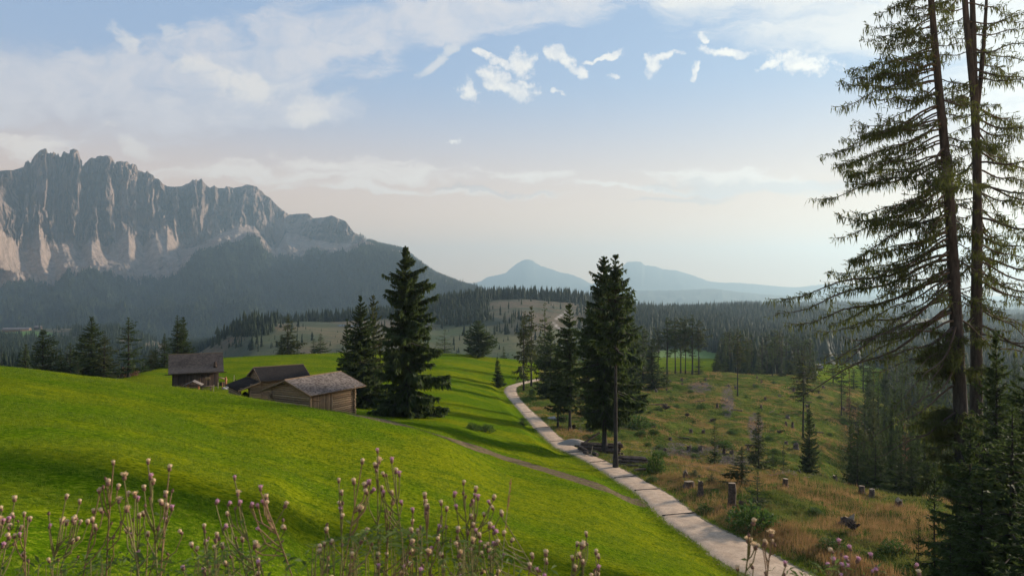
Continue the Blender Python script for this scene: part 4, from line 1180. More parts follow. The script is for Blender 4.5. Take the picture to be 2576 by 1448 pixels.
def larch(name, seed, base, top, width0, width1, label, forks, limbs_spec, env_l, env_r, y0):
    """tall larch: trunk follows picture points at depth y0 -> real metres; side limbs reach env_l / env_r metres"""
    rng = np.random.default_rng(seed)
    b = np.array(base)
    wood = MB(); fol_V = []; fol_F = []; off = 0
    tp = np.array([[p[0] - b[0], p[1] - b[1], p[2] - b[2]] for p in top])
    zs = tp[:, 2]
    def at(z):
        return np.stack([np.interp(z, zs, tp[:, 0]), np.interp(z, zs, tp[:, 1]), z], -1)
    tt = np.linspace(0, zs[-1], 34)
    rad = np.interp(tt, [0, 1.2, zs[-1] * .5, zs[-1]], [width0 * 1.25, width0, (width0 * 0.62 + width1 * 0.3), width1])
    tr = MB(); tr.tube(at(tt), rad, 14, wob=0.045, rng=rng)
    for fk in forks:
        tr.tube(np.array(fk[0]) - b, fk[1], 8, wob=.03, rng=rng)
    for (z, az, Ln, sl, cv, dens) in limbs_spec:
        p0 = at(np.array([z]))[0]
        s = np.linspace(0, 1, 12)
        dh = np.array([math.cos(az), math.sin(az), 0]); sd_ = np.array([-dh[1], dh[0], 0])
        wv = rng.normal(0, 0.05, 2)
        P = p0 + dh * (Ln * s)[:, None] + UP * (Ln * (sl * s + cv * s ** 2.2))[:, None] + sd_ * (Ln * (wv[0] * np.sin(s * 5) + wv[1] * s))[:, None]
        P[:, 2] += 0.02 * Ln * np.sin(s * 13 + seed)
        r0 = 0.018 + 0.0085 * Ln
        wood.tube(P, r0 * (1 - s * 0.88), 5, caps=False)
        if dens <= 0: continue
        # side twigs
        n = int(Ln * 6.0 * dens) + 3
        ss = 0.16 + 0.84 * rng.random(n) ** 0.8
        Q = np.stack([np.interp(ss, s, P[:, c]) for c in range(3)], 1)
        a = rng.choice([-1, 1], n) * rng.uniform(.4, 1.2, n)
        d = dh * np.cos(a)[:, None] + sd_ * np.sin(a)[:, None]; d[:, 2] = sl * 0.6 + rng.uniform(-.35, .35, n)
        ln = (0.30 + 0.16 * Ln * (1.15 - ss)) * rng.uniform(.6, 1.3, n)
        for i in range(n):
            q = np.array([0, .5, 1.0]); R_ = Q[i] + d[i] * (ln[i] * q)[:, None]; R_[:, 2] -= 0.10 * ln[i] * q ** 2 - 0.16 * ln[i] * q ** 3
            wood.tube(R_, 0.012 * (1.2 - q), 3, caps=False)
            # hanging strings and upright tufts along the twig
            m = int(4 + ln[i] * 12 * dens)
            q2 = rng.random(m)
            C = np.stack([np.interp(q2, q, R_[:, c]) for c in range(3)], 1)
            hang = rng.random(m) < 0.5
            D = np.where(hang[:, None], np.stack([rng.normal(0, .22, m), rng.normal(0, .22, m), -np.ones(m)], 1),
                         np.stack([rng.normal(0, .7, m) + d[i, 0], rng.normal(0, .7, m) + d[i, 1], rng.uniform(-.2, .9, m)], 1))
            l_ = np.where(hang, rng.uniform(.12, .60, m), rng.uniform(.10, .28, m))
            V, F = blades(C, D, l_, rng.uniform(.034, .066, m), rng)
            fol_V.append(V); fol_F.append(F + off); off += len(V)
        m = int(Ln * 14 * dens)
        q2 = 0.12 + 0.88 * rng.random(m); C = np.stack([np.interp(q2, s, P[:, c]) for c in range(3)], 1)
        D = np.stack([rng.normal(0, .6, m), rng.normal(0, .6, m), rng.normal(-.5, .7, m)], 1)
        V, F = blades(C, D, rng.uniform(.12, .38, m), rng.uniform(.04, .08, m), rng)
        fol_V.append(V); fol_F.append(F + off); off += len(V)
    e = empty(name, tuple(b), 0, None, label, 'tree')
    ob('trunk', tr.mesh('trunk', [M_BARK], smooth=True), e)
    ob('branches', wood.mesh('branches', [M_TWIG]), e)
    ob('crown', mesh_np('crown', np.concatenate(fol_V), [np.concatenate(fol_F)], [M_LARCH2]), e)
    return e


M_LARCH2 = foliage('larch_sprays', (0.032, 0.046, 0.012), (0.090, 0.105, 0.026), trans=0.45)


def build_larches():
    y = 37.0
    def pt(u, v, yy=y): return ((u - U0) / FQ * yy, yy, (V0 - v) / FQ * yy)
    def zz(v, yy=y): return (V0 - v) / FQ * yy
    g1 = float(hgt(np.array([(2428 - U0) / FQ * y]), np.array([y]))[0]) - 0.3
    line1 = [(2430, None), (2424, 1200), (2418, 1100), (2412, 950), (2403, 780), (2396, 650), (2388, 520), (2378, 395), (2367, 280), (2355, 150), (2343, 20), (2333, -90), (2322, -260)]
    def tline(L, yy): return [((u - U0) / FQ * yy, yy, (g1 if v is None else zz(v, yy))) for u, v in L]
    rng = np.random.default_rng(77)
    T1 = tline(line1, y); b1 = T1[0]
    limbs = []
    # reach (m) to the left of trunk 1 against height row
    vv = [-250, -100, 0, 60, 150, 260, 330, 400, 480, 560, 640, 700, 760, 850]
    rl = [1.4, 2.4, 3.2, 3.8, 5.2, 5.9, 6.4, 6.8, 6.5, 6.6, 6.5, 7.2, 7.9, 7.6]
    for v in np.arange(-240, 850, 6.8):
        v2 = v + rng.uniform(-4, 4); R_ = np.interp(v2, vv, rl) * rng.uniform(0.55, 0.96)
        left = rng.random() < 0.66
        az = math.pi + rng.normal(0, .5) if left else rng.uniform(-1.5, 1.5)
        if not left: R_ *= 0.5 if v2 < 700 else .35
        k = np.interp(v2, [-250, 100, 300, 850], [-0.12, -0.26, -0.38, -0.60])
        dens = np.interp(v2, [-250, 600, 700, 850], [1.15, 1.15, .9, .5]) * rng.uniform(.55, 1.1)
        limbs.append((zz(v2) - g1, az, R_, k + rng.normal(0, .14), rng.uniform(0, .3), dens))
    for v, az, R_, k, cvv, dn in [(650, 3.2, 9.2, -.38, .05, .55), (700, 2.9, 8.6, -.42, .12, .65), (735, 3.3, 8.2, -.52, .0, .3), (780, 3.05, 9.0, -.62, .05, .10), (640, 3.0, 9.0, -.30, .02, .9),
                                  (905, 3.5, 5.0, -.75, .2, .05), (960, 3.0, 5.5, -.8, .1, .03), (1030, 3.2, 5.2, -.65, .15, .03), (1060, 2.8, 4.2, -.5, .1, .1), (800, .3, 3.6, -.5, -.3, .15)]:
        limbs.append((zz(v) - g1, az, R_, k, cvv, dn))
    for v0, n, dn in ((865, 15, 1.8), (925, 9, 1.6), (1050, 12, 1.8), (1090, 10, 1.6), (1165, 9, 2.0)):       # leafy bursts on the lower trunk
        for _ in range(n):
            limbs.append((zz(v0 + rng.uniform(-26, 26)) - g1, math.pi + rng.normal(-.1, 1.0), rng.uniform(.6, 2.4), rng.uniform(-.5, .3), -.1, dn))
    f1 = [([pt(2352, 130), pt(2346, 60), pt(2342, -20), pt(2345, -120), pt(2350, -240)], [.14, .13, .11, .09, .04])]
    larch('larch_tree', 201, b1, T1, 0.39, 0.09, 'left leaning tall larch at the right edge with drooping limbs', f1, limbs, None, None, y)
    y2 = 38.5
    line2 = [(2462, None), (2458, 1170), (2455, 1000), (2455, 850), (2456, 700), (2458, 560), (2458, 470), (2456, 380), (2452, 268), (2440, 150), (2428, 30), (2420, -90), (2412, -260)]
    T2 = tline(line2, y2); b2 = T2[0]; limbs = []
    for v in np.arange(-240, 860, 11.0):
        v2 = v + rng.uniform(-4, 4); right = rng.random() < 0.62
        az = rng.normal(0.1, .6) if right else math.pi + rng.normal(0, .8)
        R_ = (np.interp(v2, [-250, 0, 300, 850], [1.8, 3.6, 5.6, 6.2]) if right else np.interp(v2, [-250, 0, 850], [1.2, 2.0, 2.4])) * rng.uniform(.7, 1.05)
        k = np.interp(v2, [-250, 300, 850], [0.05, -0.22, -0.42])
        limbs.append((zz(v2, y2) - g1, az, R_, k + rng.normal(0, .1), rng.uniform(-.05, .15), rng.uniform(.6, 1.1) * (1.0 if v2 < 650 else .5)))
    for v, az, R_, k, cvv, dn in [(660, .1, 6.0, -.35, -.15, .25), (710, -.2, 5.4, -.3, -.2, .15), (770, .2, 5.0, -.35, -.3, .1)]:
        limbs.append((zz(v, y2) - g1, az, R_, k, cvv, dn))
    p2 = lambda u, v: pt(u, v, y2)
    f2 = [([p2(2453, 275), p2(2449, 180), p2(2447, 60), p2(2444, -60), p2(2442, -240)], [.20, .17, .15, .12, .05]),
          ([p2(2455, 285), p2(2466, 200), p2(2474, 110), p2(2480, 20), p2(2484, -100)], [.14, .12, .10, .08, .04])]
    larch('larch_tree', 202, b2, T2, 0.36, 0.09, 'right upright tall larch whose trunk forks into three stems', f2, limbs, None, None, y2)
    # dark young spruces crowding the foot of the larches
    S = [(2505, 832, 31, 250, 'dense1', 'dark spruce under the larches reaching the right edge'), (2440, 1040, 28, 210, 'dense2', 'dark drooping spruce hiding the foot of the larch trunks'),
         (2590, 900, 27, 300, 'dense1', 'large spruce cut by the right edge of the picture'), (2545, 1010, 24, 260, 'dense3', 'front spruce in the lower right corner with drooping boughs'),
         (2470, 1180, 23, 230, 'dense2', 'low dark spruce in front of the larch trunks'), (2350, 1165, 33, 92, 'stub1', 'spindly half dead spruce on the right slope left of the larches'),
         (2405, 1215, 29, 130, 'olive1', 'ragged young spruce between spindly tree and larch trunks'), (2310, 1290, 30, 76, 'young1', 'small young spruce in the lower right grass'),
         (2600, 1150, 20, 300, 'dense2', 'nearest spruce boughs in the bottom right corner'), (2390, 1300, 25, 120, 'young1', 'low bushy spruce at the bottom beside the right corner')]
    for u, vt, y, w, k, lab in S:
        tree(k, 'spruce_tree', u, vt, y=y, width=w, label=lab)


def build_far_trees():
    """about 260 single trees nearest to the camera in the valley, the rest of the wood as one mass"""
    rng = np.random.default_rng(31)
    protos = []
    for i in range(6):
        kw = [dict(R=.17, power=.75, irr=.3), dict(R=.15, power=.6, irr=.4), dict(R=.12, cb=.35, bulge=[(0, .5), (.4, 1), (.8, .7), (1, .1)]), dict(R=.19, power=.8), dict(R=.13, power=.5, irr=.5), dict(R=.10, cb=.5, bulge=[(0, .6), (.5, 1), (1, .2)])][i]
        mb, V, F = conifer(seed=300 + i, nb=44, ntw=9, tl=.42, tw=.5, hang=.4, wood=.003, **kw)
        n0 = len(V); mb.F3 = None
        W = np.concatenate(mb.V); T4 = np.concatenate(mb.F[4]) + n0; fs = []; mi = []
        if mb.F[3]: fs.append(np.concatenate(mb.F[3]) + n0); mi += [1] * len(fs[0])
        allq = np.concatenate([F, T4]); fs.append(allq); mi += [0] * len(F) + [1] * len(T4)
        protos.append(mesh_np('conifer', np.concatenate([V, W]), fs, [M_OLIVE if i % 2 else M_SPRUCE, M_BARK], mi))
    # candidate sites on the hills
    n = 300000
    y = np.exp(rng.uniform(np.log(235), np.log(3400), n)); tw = rng.uniform(-0.86, 0.86, n); x = tw * (y + 14)
    z = hgt(x, y); u, v = uv_of(x, y, z)
    f, gr, nz = hill_masks(x, y, z)
    near = y < 455
    fn = np.where(u > 1500, 1 - np.maximum.reduce([ell(u, v, (1720, 900), (130, 40)), ell(u, v, (2140, 940), (115, 34)), ell(u, v, (1600, 905), (60, 30)), ell(u, v, (1960, 925), (150, 22))]), 0)
    fn = np.where(u < 420, (fbm(x / 60, y / 60, 2, 5) > -0.1) * 1.0 * (y > 260), fn)
    fn = np.where((u > 420) & (u < 1560), 0.0, fn)
    f = np.where(near, fn, f)
    f = f * np.where((u > 1000) & (u < 1500) & (y < 860), sstep(nz, -.5, .3), 1.0)
    lone = (rng.random(n) < np.where((u > 420) & (u < 1500) & (y < 860), .022, .003)) & (y > 460) & (gr < .9)
    small = lone & (rng.random(n) < .85) & (f < .3)
    dens = np.interp(y, [235, 500, 1000, 2000, 3400], [0.10, 0.26, 0.85, 1.0, 1.0])
    ok = ((rng.random(n) < f * dens) | lone) & ~((v > 797) & (v < 805) & (u > 1780) & (u < 1830))
    # not on the little path or the water
    ok &= ~(((np.abs(u - 1720) < 85) | (np.abs(u - 2140) < 90)) & (y < 345)) & ~((u > 1385) & (u < 1420) & (v > 780) & (v < 850)) & ~((np.abs(x / y * FQ + U0 - 860) < 90) & (y > 600) & (y < 800) & (v < 835))
    x, y, z, u, v, small = [a[ok] for a in (x, y, z, u, v, small)]
    H = rng.uniform(8, 20, len(x)) * np.where(rng.random(len(x)) < .25, .55, 1.0) * np.where((u > 420) & (u < 1500) & (y < 800), .58, 1.0) * np.where(u < 420, .8, 1.0) * np.where(small, .42, 1.0)
    # row of tall trees along the bald hill's skyline
    ex = []
    for uu in np.arange(1062, 1450, 3.1):
        if rng.random() < .88: ex.append((uu + rng.normal(0, 1.5), rng.uniform(852, 885), rng.uniform(13, 21)))
    for uu in list(np.arange(1590, 1650, 9)) + [1698, 1702, 1738, 1742, 1755, 1760] + list(rng.uniform(1560, 1800, 26)):
        ex.append((uu, rng.uniform(1080, 1160), rng.uniform(15, 25)))
    for uu in rng.uniform(2230, 2576, 70): ex.append((uu, rng.uniform(1260, 1330), rng.uniform(14, 24)))
    for uu in rng.uniform(545, 700, 60): ex.append((uu, rng.uniform(560, 650), rng.uniform(9, 15)))
    for uu in (797, 800, 803, 806, 812): ex.append((uu, rng.uniform(745, 765), rng.uniform(5, 8)))
    ex = np.array(ex); xe = (ex[:, 0] - U0) / FQ * ex[:, 1]; ze = hgt(xe, ex[:, 1])
    x = np.concatenate([x, xe]); y = np.concatenate([y, ex[:, 1]]); z = np.concatenate([z, ze]); H = np.concatenate([H, ex[:, 2]])
    u, v = uv_of(x, y, z)
    size = H / y * (np.abs(x / y) < 0.755)
    order = np.argsort(-size)
    NI = 280
    for k in order[:NI]:
        m = protos[rng.integers(0, 6)]
        w = H[k] * rng.uniform(.85, 1.25)
        yy = y[k]; side = 'right' if u[k] > 1500 else 'left' if u[k] < 450 else 'middle'
        lab = {'right': 'dark conifer in the wooded valley beyond the cleared hill', 'left': 'dark conifer in the valley beyond the left meadow edge', 'middle': 'dark conifer on the hill beyond the middle meadow'}[side]
        o = ob('conifer', m, None, (x[k], yy, z[k] - .3), rng.uniform(0, 6.28), (w, w, H[k]))
        tag(o, lab, 'tree', 'conifers in the %s of the valley' % side)
    rest = order[NI:]
    P = np.stack([x, y, z], 1)[rest]; Hr = H[rest]
    a = y[rest] < 900
    far_forest('valley_forest', P[a], Hr[a], rng, 'dark conifer wood filling the valley', 6, 5)
    far_forest('distant_forest', P[~a], Hr[~a], rng, 'far conifer wood on the hazy hills', 5, 3)
    print('forest', len(P), int(a.sum()))
    far_forest('ridge_forest', ridge_pts(rng), rng.uniform(14, 24, 5000), rng, 'blue distant wood along the closing ridge', 4, 1)


def ridge_pts(rng):
    U = rng.uniform(1000, 2700, 5000); y = rng.uniform(3800, 4560, 5000)
    lo2 = [(-900, 760), (900, 775), (1300, 768), (1700, 772), (1900, 768), (2050, 761), (2150, 766), (2300, 770), (2480, 758), (2576, 762), (3300, 768)]
    u, v = np.array(lo2).T; Vt = pchip(u, v, U); q = 1 - (4600 - y) / (600 * 1.6); z = (V0 - Vt) / FQ * 4600 * q - (1 - q) * 190
    return np.stack([(U - U0) / FQ * y, y, z], 1)


build_trees()
build_larches()
build_far_trees()

# ------------------------------------------------------------------ timber buildings
def shaded(name, c1, c2, scale=2.0, stretch=(1, 1, 1), bmp=0.02, rough=0.85, spec=0.2):
    """two-tone weathered surface; each board, log or shingle has its own tone ('shade')"""
    m, g = mat(name)
    n = g.noise(g.scale(objco(g), stretch), scale, 6, 0.7)
    sh = g.attr('shade')
    f = g.m('MULTIPLY_ADD', g.m('SUBTRACT', n, 0.5), 1.1, sh, clamp=True)
    g.l.new(g.mix(f, c2, c1), g.bs.inputs['Base Color'])
    g.bs.inputs['Roughness'].default_value = rough
    g.bs.inputs['Specular IOR Level'].default_value = spec
    bump(g, n, bmp)
    return m


class SB(MB):
    """mesh builder with one tone per piece"""
    def __init__(self):
        super().__init__(); self.S = []

    def add(self, V, F, mat=0, shade=None):
        V = np.asarray(V, float).reshape(-1, 3)
        super().add(V, F, mat)
        self.S.append(np.full(len(V), self.cur if shade is None else shade))
    cur = 0.5

    def mesh(self, name, mats, smooth=False):
        fs = []; mi = []
        for k in (3, 4):
            if self.F[k]: fs.append(np.concatenate(self.F[k])); mi.append(np.concatenate(self.M[k]))
        return mesh_np(name, np.concatenate(self.V), fs, mats, np.concatenate(mi), smooth, {'shade': np.concatenate(self.S)})


M_LOG = shaded('weathered_logs', (0.40, 0.275, 0.16), (0.12, 0.075, 0.046), 3.0, (1, 1, 4))
M_PLANK = shaded('weathered_planks', (0.34, 0.225, 0.13), (0.075, 0.048, 0.033), 3.0, (4, 4, .7))
M_DARKP = shaded('dark_planks', (0.10, 0.062, 0.042), (0.022, 0.016, 0.014), 2.0, (4, 4, .5))
M_SHING = shaded('grey_shingles', (0.20, 0.17, 0.155), (0.055, 0.043, 0.038), 1.6, (1, 1, 1), 0.01)
M_SHING2 = shaded('brown_shingles', (0.19, 0.145, 0.12), (0.08, 0.06, 0.05), 0.9, (1, 1, 1), 0.01)
M_TILE = shaded('charcoal_tiles', (0.050, 0.042, 0.038), (0.028, 0.024, 0.022), 1.5, (1, 1, 1), 0.005, 0.85, 0.1)
M_FELT = simple('dark_felt', (0.040, 0.031, 0.026), (0.028, 0.022, 0.018), 2.0, 0.95, spec=.02)
M_ORANGE = simple('orange_posts', (0.42, 0.17, 0.07), (0.30, 0.12, 0.06), 3.0, 0.7)
M_PALE = simple('pale_wood', (0.42, 0.34, 0.24), (0.26, 0.2, 0.14), 4.0, 0.8)
M_STONE = simple('pale_stone', (0.42, 0.38, 0.33), (0.24, 0.21, 0.18), 2.0, 0.9, 0.03)
M_BLACK = simple('black_wrap', (0.008, 0.008, 0.009), (0.012, 0.012, 0.012), 3.0, 0.6)
M_CUT = simple('cut_wood', (0.33, 0.24, 0.15), (0.20, 0.14, 0.085), 6.0, 0.8)


def shingle_side(mb, x0, x1, E, R, course, rng, wmin, wmax, th, lo=.2, hi=.8, patch=None):
    E = np.array(E); R = np.array(R); ln = np.linalg.norm(R - E); d = (R - E) / ln
    nrm = np.array([-d[1], d[0]]);
    if nrm[1] < 0: nrm = -nrm
    n = max(2, int(ln / course))
    for c in range(n):
        t0 = c / n * ln; t1 = min((c + 1.35) / n * ln, ln)
        x = x0 + (rng.uniform(-.5, 0) * wmax if c else 0)
        while x < x1 - 0.01:
            w = rng.uniform(wmin, wmax); a, b = max(x, x0), min(x + w, x1); x += w
            if b - a < 0.02: continue
            j = rng.uniform(-.02, .02); hb = th * rng.uniform(.8, 1.5)
            p = E + d * (t0 + j); q = E + d * t1
            b0 = p + nrm * hb; b1 = p - nrm * 0.004; b2 = q + nrm * 0.004
            V = [[a, *b0], [b, *b0], [b, *b2], [a, *b2], [a, *b1], [b, *b1]]
            s = rng.uniform(lo, hi)
            if patch is not None: s = patch((a + b) / 2, t0 / ln, s)
            mb.add(V, [[0, 1, 2, 3], [4, 5, 1, 0]], 0, s)


def roof_pair(e, L, W, ze, zr, matl, rng, course, wmin, wmax, th=0.03, lo=.2, hi=.8, patch=None, slabm=None, name='roof'):
    sb = SB()
    for s_ in (0, 1):
        E = (0, ze) if s_ == 0 else (W, ze); R = (W / 2, zr)
        shingle_side(sb, 0, L, E, R, course, rng, wmin, wmax, th, lo, hi, patch)
    # solid deck under the covering
    for s_ in (0, 1):
        y0 = 0.01 if s_ == 0 else W - 0.01
        t = 0.09
        V = [[0.01, y0, ze - .01], [L - .01, y0, ze - .01], [L - .01, W / 2, zr - .01], [0.01, W / 2, zr - .01], [0.01, y0, ze - t], [L - .01, y0, ze - t], [L - .01, W / 2, zr - t - .02], [.01, W / 2, zr - t - .02]]
        F = [[0, 1, 2, 3], [7, 6, 5, 4], [0, 4, 5, 1], [3, 7, 4, 0], [1, 5, 6, 2]] if s_ == 0 else [[3, 2, 1, 0], [4, 5, 6, 7], [1, 5, 4, 0], [0, 4, 7, 3], [2, 6, 5, 1]]
        sb.add(V, F, 1, .3)
    o = ob(name, sb.mesh(name, [matl, slabm or M_PLANK]), e)
    rb = SB(); rb.tube([[-.03, W / 2, zr + .03], [L + .03, W / 2, zr + .03]], .055, 6); ob('ridge_cap', rb.mesh('ridge_cap', [M_PLANK]), o)
    return o


def bargeboards(e, L, W, ze, zr, both=True, w=0.17, matl=None):
    for x in ((-0.02, L + .02) if both else (-0.02,)):
        sb = SB()
        for y0, sg in ((0, 1), (W, -1)):
            V = [[x - .02, y0 - .02 * sg, ze + .03], [x + .02, y0 - .02 * sg, ze + .03], [x + .02, W / 2, zr + .03], [x - .02, W / 2, zr + .03],
                 [x - .02, y0 - .02 * sg, ze + .03 - w], [x + .02, y0 - .02 * sg, ze + .03 - w], [x + .02, W / 2, zr + .03 - w], [x - .02, W / 2, zr + .03 - w]]
            sb.add(V, [[0, 1, 2, 3], [7, 6, 5, 4], [0, 3, 7, 4], [1, 5, 6, 2], [0, 4, 5, 1]], 0, .45)
        ob('bargeboard', sb.mesh('bargeboard', [matl or M_PLANK]), e)


def log_wall(sb, p, q, z0, top, r, rng, over=0.22, span=None):
    """logs from p to q (xy) between z0 and top; span(z) -> (s0, s1) fraction for gables"""
    p = np.array(p, float); q = np.array(q, float); ln = np.linalg.norm(q - p); d = (q - p) / ln
    z = z0 + r; k = 0
    while z < top - r * 0.3:
        s0, s1 = (0, 1) if span is None else span(z)
        if s1 - s0 > 0.03:
            o = over * rng.uniform(.6, 1.3) if span is None or (s0 <= 0 and s1 >= 1) else 0
            a = p + d * (s0 * ln - o); b = p + d * (s1 * ln + o * rng.uniform(.7, 1.2))
            rr = r * rng.uniform(.92, 1.06)
            m = (a + b) / 2
            sb.cur = rng.uniform(.25, .8)
            sb.tube([[*a, z], [*m, z + rng.normal(0, .008)], [*b, z]], [rr * 1.04, rr, rr * .96], 8)
        z += 2 * r * 0.96; k += 1


def plank_wall(sb, p, q, z0, top, rng, lo=.2, hi=.7, th=.03, wd=.2, topf=None):
    p = np.array(p, float); q = np.array(q, float); ln = np.linalg.norm(q - p); rz = math.atan2(q[1] - p[1], q[0] - p[0]); x = 0
    while x < ln - .02:
        w = min(wd * rng.uniform(.8, 1.2), ln - x); c = p + (q - p) / ln * (x + w / 2)
        tt = top if topf is None else topf((x + w / 2) / ln)
        sb.cur = rng.uniform(lo, hi)
        sb.box((c[0], c[1], (z0 + tt) / 2), (w - .012, th * rng.uniform(.8, 1.3), tt - z0), rz)
        x += w


def place_house(name, q, label, cat):
    x0, y0, rot, L, W, ze, zr = q
    g = float(hgt(np.array([x0]), np.array([y0]))[0])
    e = empty(name, (x0, y0, g), rot, None, label, cat)
    return e, L, W, ze - g, zr - g, g


def ground_local(q, lx, ly):
    x0, y0, rot = q[:3]; c, s = math.cos(rot), math.sin(rot)
    return float(hgt(np.array([x0 + lx * c - ly * s]), np.array([y0 + lx * s + ly * c]))[0])


def build_barns():
    rng = np.random.default_rng(21)
    # ---- shingle barn, nearest
    q = (-17.72, 60.0, 1.0668, 7.25, 6.35, -9.48, -8.30)
    e, L, W, ze, zr, g = place_house('log_barn', q, 'nearest log barn with grey shingle roof and sunlit plank doors', 'barn')
    zb = min(ground_local(q, a, b) for a in (0, L) for b in (0, W)) - g - .3
    y0, y1, x0, x1 = 0.45, W - 1.15, 0.42, L - 1.25
    tz = lambda y: ze + (zr - ze) * (1 - abs(y - W / 2) / (W / 2)) - .12
    # sunny side: plank doors then logs
    xd = x0 + (x1 - x0) * 0.46
    sb = SB(); plank_wall(sb, (x0, y0), (xd, y0), zb, tz(y0), rng, .35, .85, .04, .16); ob('plank_wall', sb.mesh('plank_wall', [M_PLANK]), e)
    d = SB(); plank_wall(d, (x0 + .25, y0 - .05), (xd - .2, y0 - .05), -.35 + zb * .2, tz(y0) - .25, rng, .3, .75, .04, .15)
    dd = ob('door', d.mesh('door', [M_PLANK]), e)
    h = SB(); h.box((x0 + .6, y0 - .10, 1.0), (1.0, .05, .09), 0, 0, ('y', .15)); ob('crossbar', h.mesh('crossbar', [M_PLANK]), dd)
    sb = SB(); log_wall(sb, (xd + .12, y0), (x1, y0), zb + .25, tz(y0), .105, rng, .0); ob('log_wall', sb.mesh('log_wall', [M_LOG], True), e)
    sb = SB()
    for xx in (x0 - .02, xd + .03): sb.box((xx, y0 - .02, (zb + tz(y0)) / 2), (.16, .18, tz(y0) - zb))
    ob('corner_post', sb.mesh('corner_post', [M_PLANK]), e)
    gs = lambda z: (0, 1) if z < tz(y0) else (max(0, ((z + .12 - ze) / (zr - ze) * W / 2 - y0) / (y1 - y0)), min(1, ((W - (z + .12 - ze) / (zr - ze) * W / 2) - y0) / (y1 - y0)))
    for xx, wall_lab in ((x0, None), (x1, None)):
        sb = SB(); log_wall(sb, (xx, y0), (xx, y1), zb, tz(W / 2), .105, rng, .24 if xx == x1 else .1, gs); ob('gable_wall', sb.mesh('gable_wall', [M_LOG], True), e)
    sb = SB(); log_wall(sb, (x0, y1), (x1, y1), zb, tz(y1), .105, rng, .3); ob('log_wall', sb.mesh('log_wall', [M_LOG], True), e)
    # log ends crossing at the far right corner
    sb = SB(); z = zb + .3
    while z < tz(y0) - .1:
        sb.cur = rng.uniform(.3, .8); sb.tube([[x1 + .02, y0 - .28 * rng.uniform(.6, 1.2), z], [x1 + .02, y0 + .3, z]], .10, 8); z += .21
    ob('log_ends', sb.mesh('log_ends', [M_LOG], True), e)
    sb = SB()
    for yy in (y0, W / 2, y1): sb.tube([[0.05, yy, tz(yy) - .02], [L - .05, yy, tz(yy) - .02]], .085, 6)
    ob('purlins', sb.mesh('purlins', [M_LOG]), e)
    roof_pair(e, L, W, ze, zr, M_SHING, rng, .15, .10, .22, .028, .05, .95)
    bargeboards(e, L, W, ze, zr)
    # ---- middle barn, charcoal tiles
    q = (-27.27, 74.0, 0.618, 5.6, 5.61, -10.11, -8.9)
    e, L, W, ze, zr, g = place_house('log_barn', q, 'middle log barn with charcoal tiled roof and open lean-to', 'barn')
    zb = -4.2
    y0, y1, x0, x1 = .5, W - .5, .3, L - .4
    tz = lambda y: ze + (zr - ze) * (1 - abs(y - W / 2) / (W / 2)) - .12
    sb = SB(); log_wall(sb, (x0, y0), (x1, y0), zb, tz(y0), .10, rng, .25); ob('log_wall', sb.mesh('log_wall', [M_LOG], True), e)
    sb = SB(); log_wall(sb, (x0, y1), (x1, y1), zb, tz(y1), .10, rng, .25); ob('log_wall', sb.mesh('log_wall', [M_LOG], True), e)
    gs2 = lambda z: (0, 1) if z < tz(y0) else (max(0, ((z + .12 - ze) / (zr - ze) * W / 2 - y0) / (y1 - y0)), min(1, ((W - (z + .12 - ze) / (zr - ze) * W / 2) - y0) / (y1 - y0)))
    for xx in (x0, x1):
        sb = SB(); log_wall(sb, (xx, y0), (xx, y1), zb, tz(W / 2), .10, rng, .2, gs2); ob('gable_wall', sb.mesh('gable_wall', [M_LOG], True), e)
    roof_pair(e, L, W, ze, zr, M_TILE, rng, .22, .20, .22, .035, .3, .7)
    bargeboards(e, L, W, ze, zr)
    # lean-to on the gable side
    D = 2.35; zl = ze - .80
    V = [[-.0, -.05, ze - .06], [-.0, W, ze - .06], [-D, W, zl], [-D, -.05, zl], [-.0, -.05, ze - .15], [-.0, W, ze - .15], [-D, W, zl - .09], [-D, -.05, zl - .09]]
    sb = SB(); sb.add(V, [[0, 1, 2, 3], [7, 6, 5, 4], [3, 2, 6, 7], [0, 3, 7, 4], [1, 5, 6, 2]])
    lt = ob('lean_to_roof', sb.mesh('lean_to_roof', [M_FELT]), e)
    sb = SB(); V2 = [[-.0, -.08, ze - .04], [-D, -.08, zl + .02], [-D, -.08, zl - .14], [-.0, -.08, ze - .2], [-.0, -.11, ze - .04], [-D, -.11, zl + .02], [-D, -.11, zl - .14], [-.0, -.11, ze - .2]]
    sb.add(V2, [[0, 1, 2, 3], [7, 6, 5, 4], [0, 4, 5, 1], [3, 2, 6, 7]], 0, .8); ob('trim', sb.mesh('trim', [M_PLANK]), lt)
    sb = SB(); log_wall(sb, (-D + .35, .35), (-D + .35, W - .35), zb, zl - .05, .10, rng, .1); ob('log_wall', sb.mesh('log_wall', [M_LOG], True), e)
    lw = lambda x: zl + (ze - zl) * (x + D) / D - .12
    sb = SB(); log_wall(sb, (-.95, .35), (.15, .35), zb, lw(-.6), .09, rng, .02); ob('side_wall', sb.mesh('side_wall', [M_LOG], True), e)
    sb = SB(); sb.box((-1.0, .35, (zb + lw(-1.0)) / 2), (.12, .14, lw(-1.0) - zb)); sb.box((-1.5, .35, lw(-1.5) - .05), (1.1, .12, .12)); ob('door_frame', sb.mesh('door_frame', [M_PLANK]), e)
    c, s = math.cos(q[2]), math.sin(q[2]); lx, ly = -1.25, 1.3
    wx, wy = q[0] + lx * c - ly * s, q[1] + lx * s + ly * c
    gz = float(hgt(np.array([wx]), np.array([wy]))[0])
    mb = MB(); t = np.linspace(0, 1, 9)
    mb.tube([[0, 0, a] for a in t * 1.25], .48 * np.sin(np.clip(t * .9 + .12, 0, 1) * np.pi) ** .6 + .04, 12)
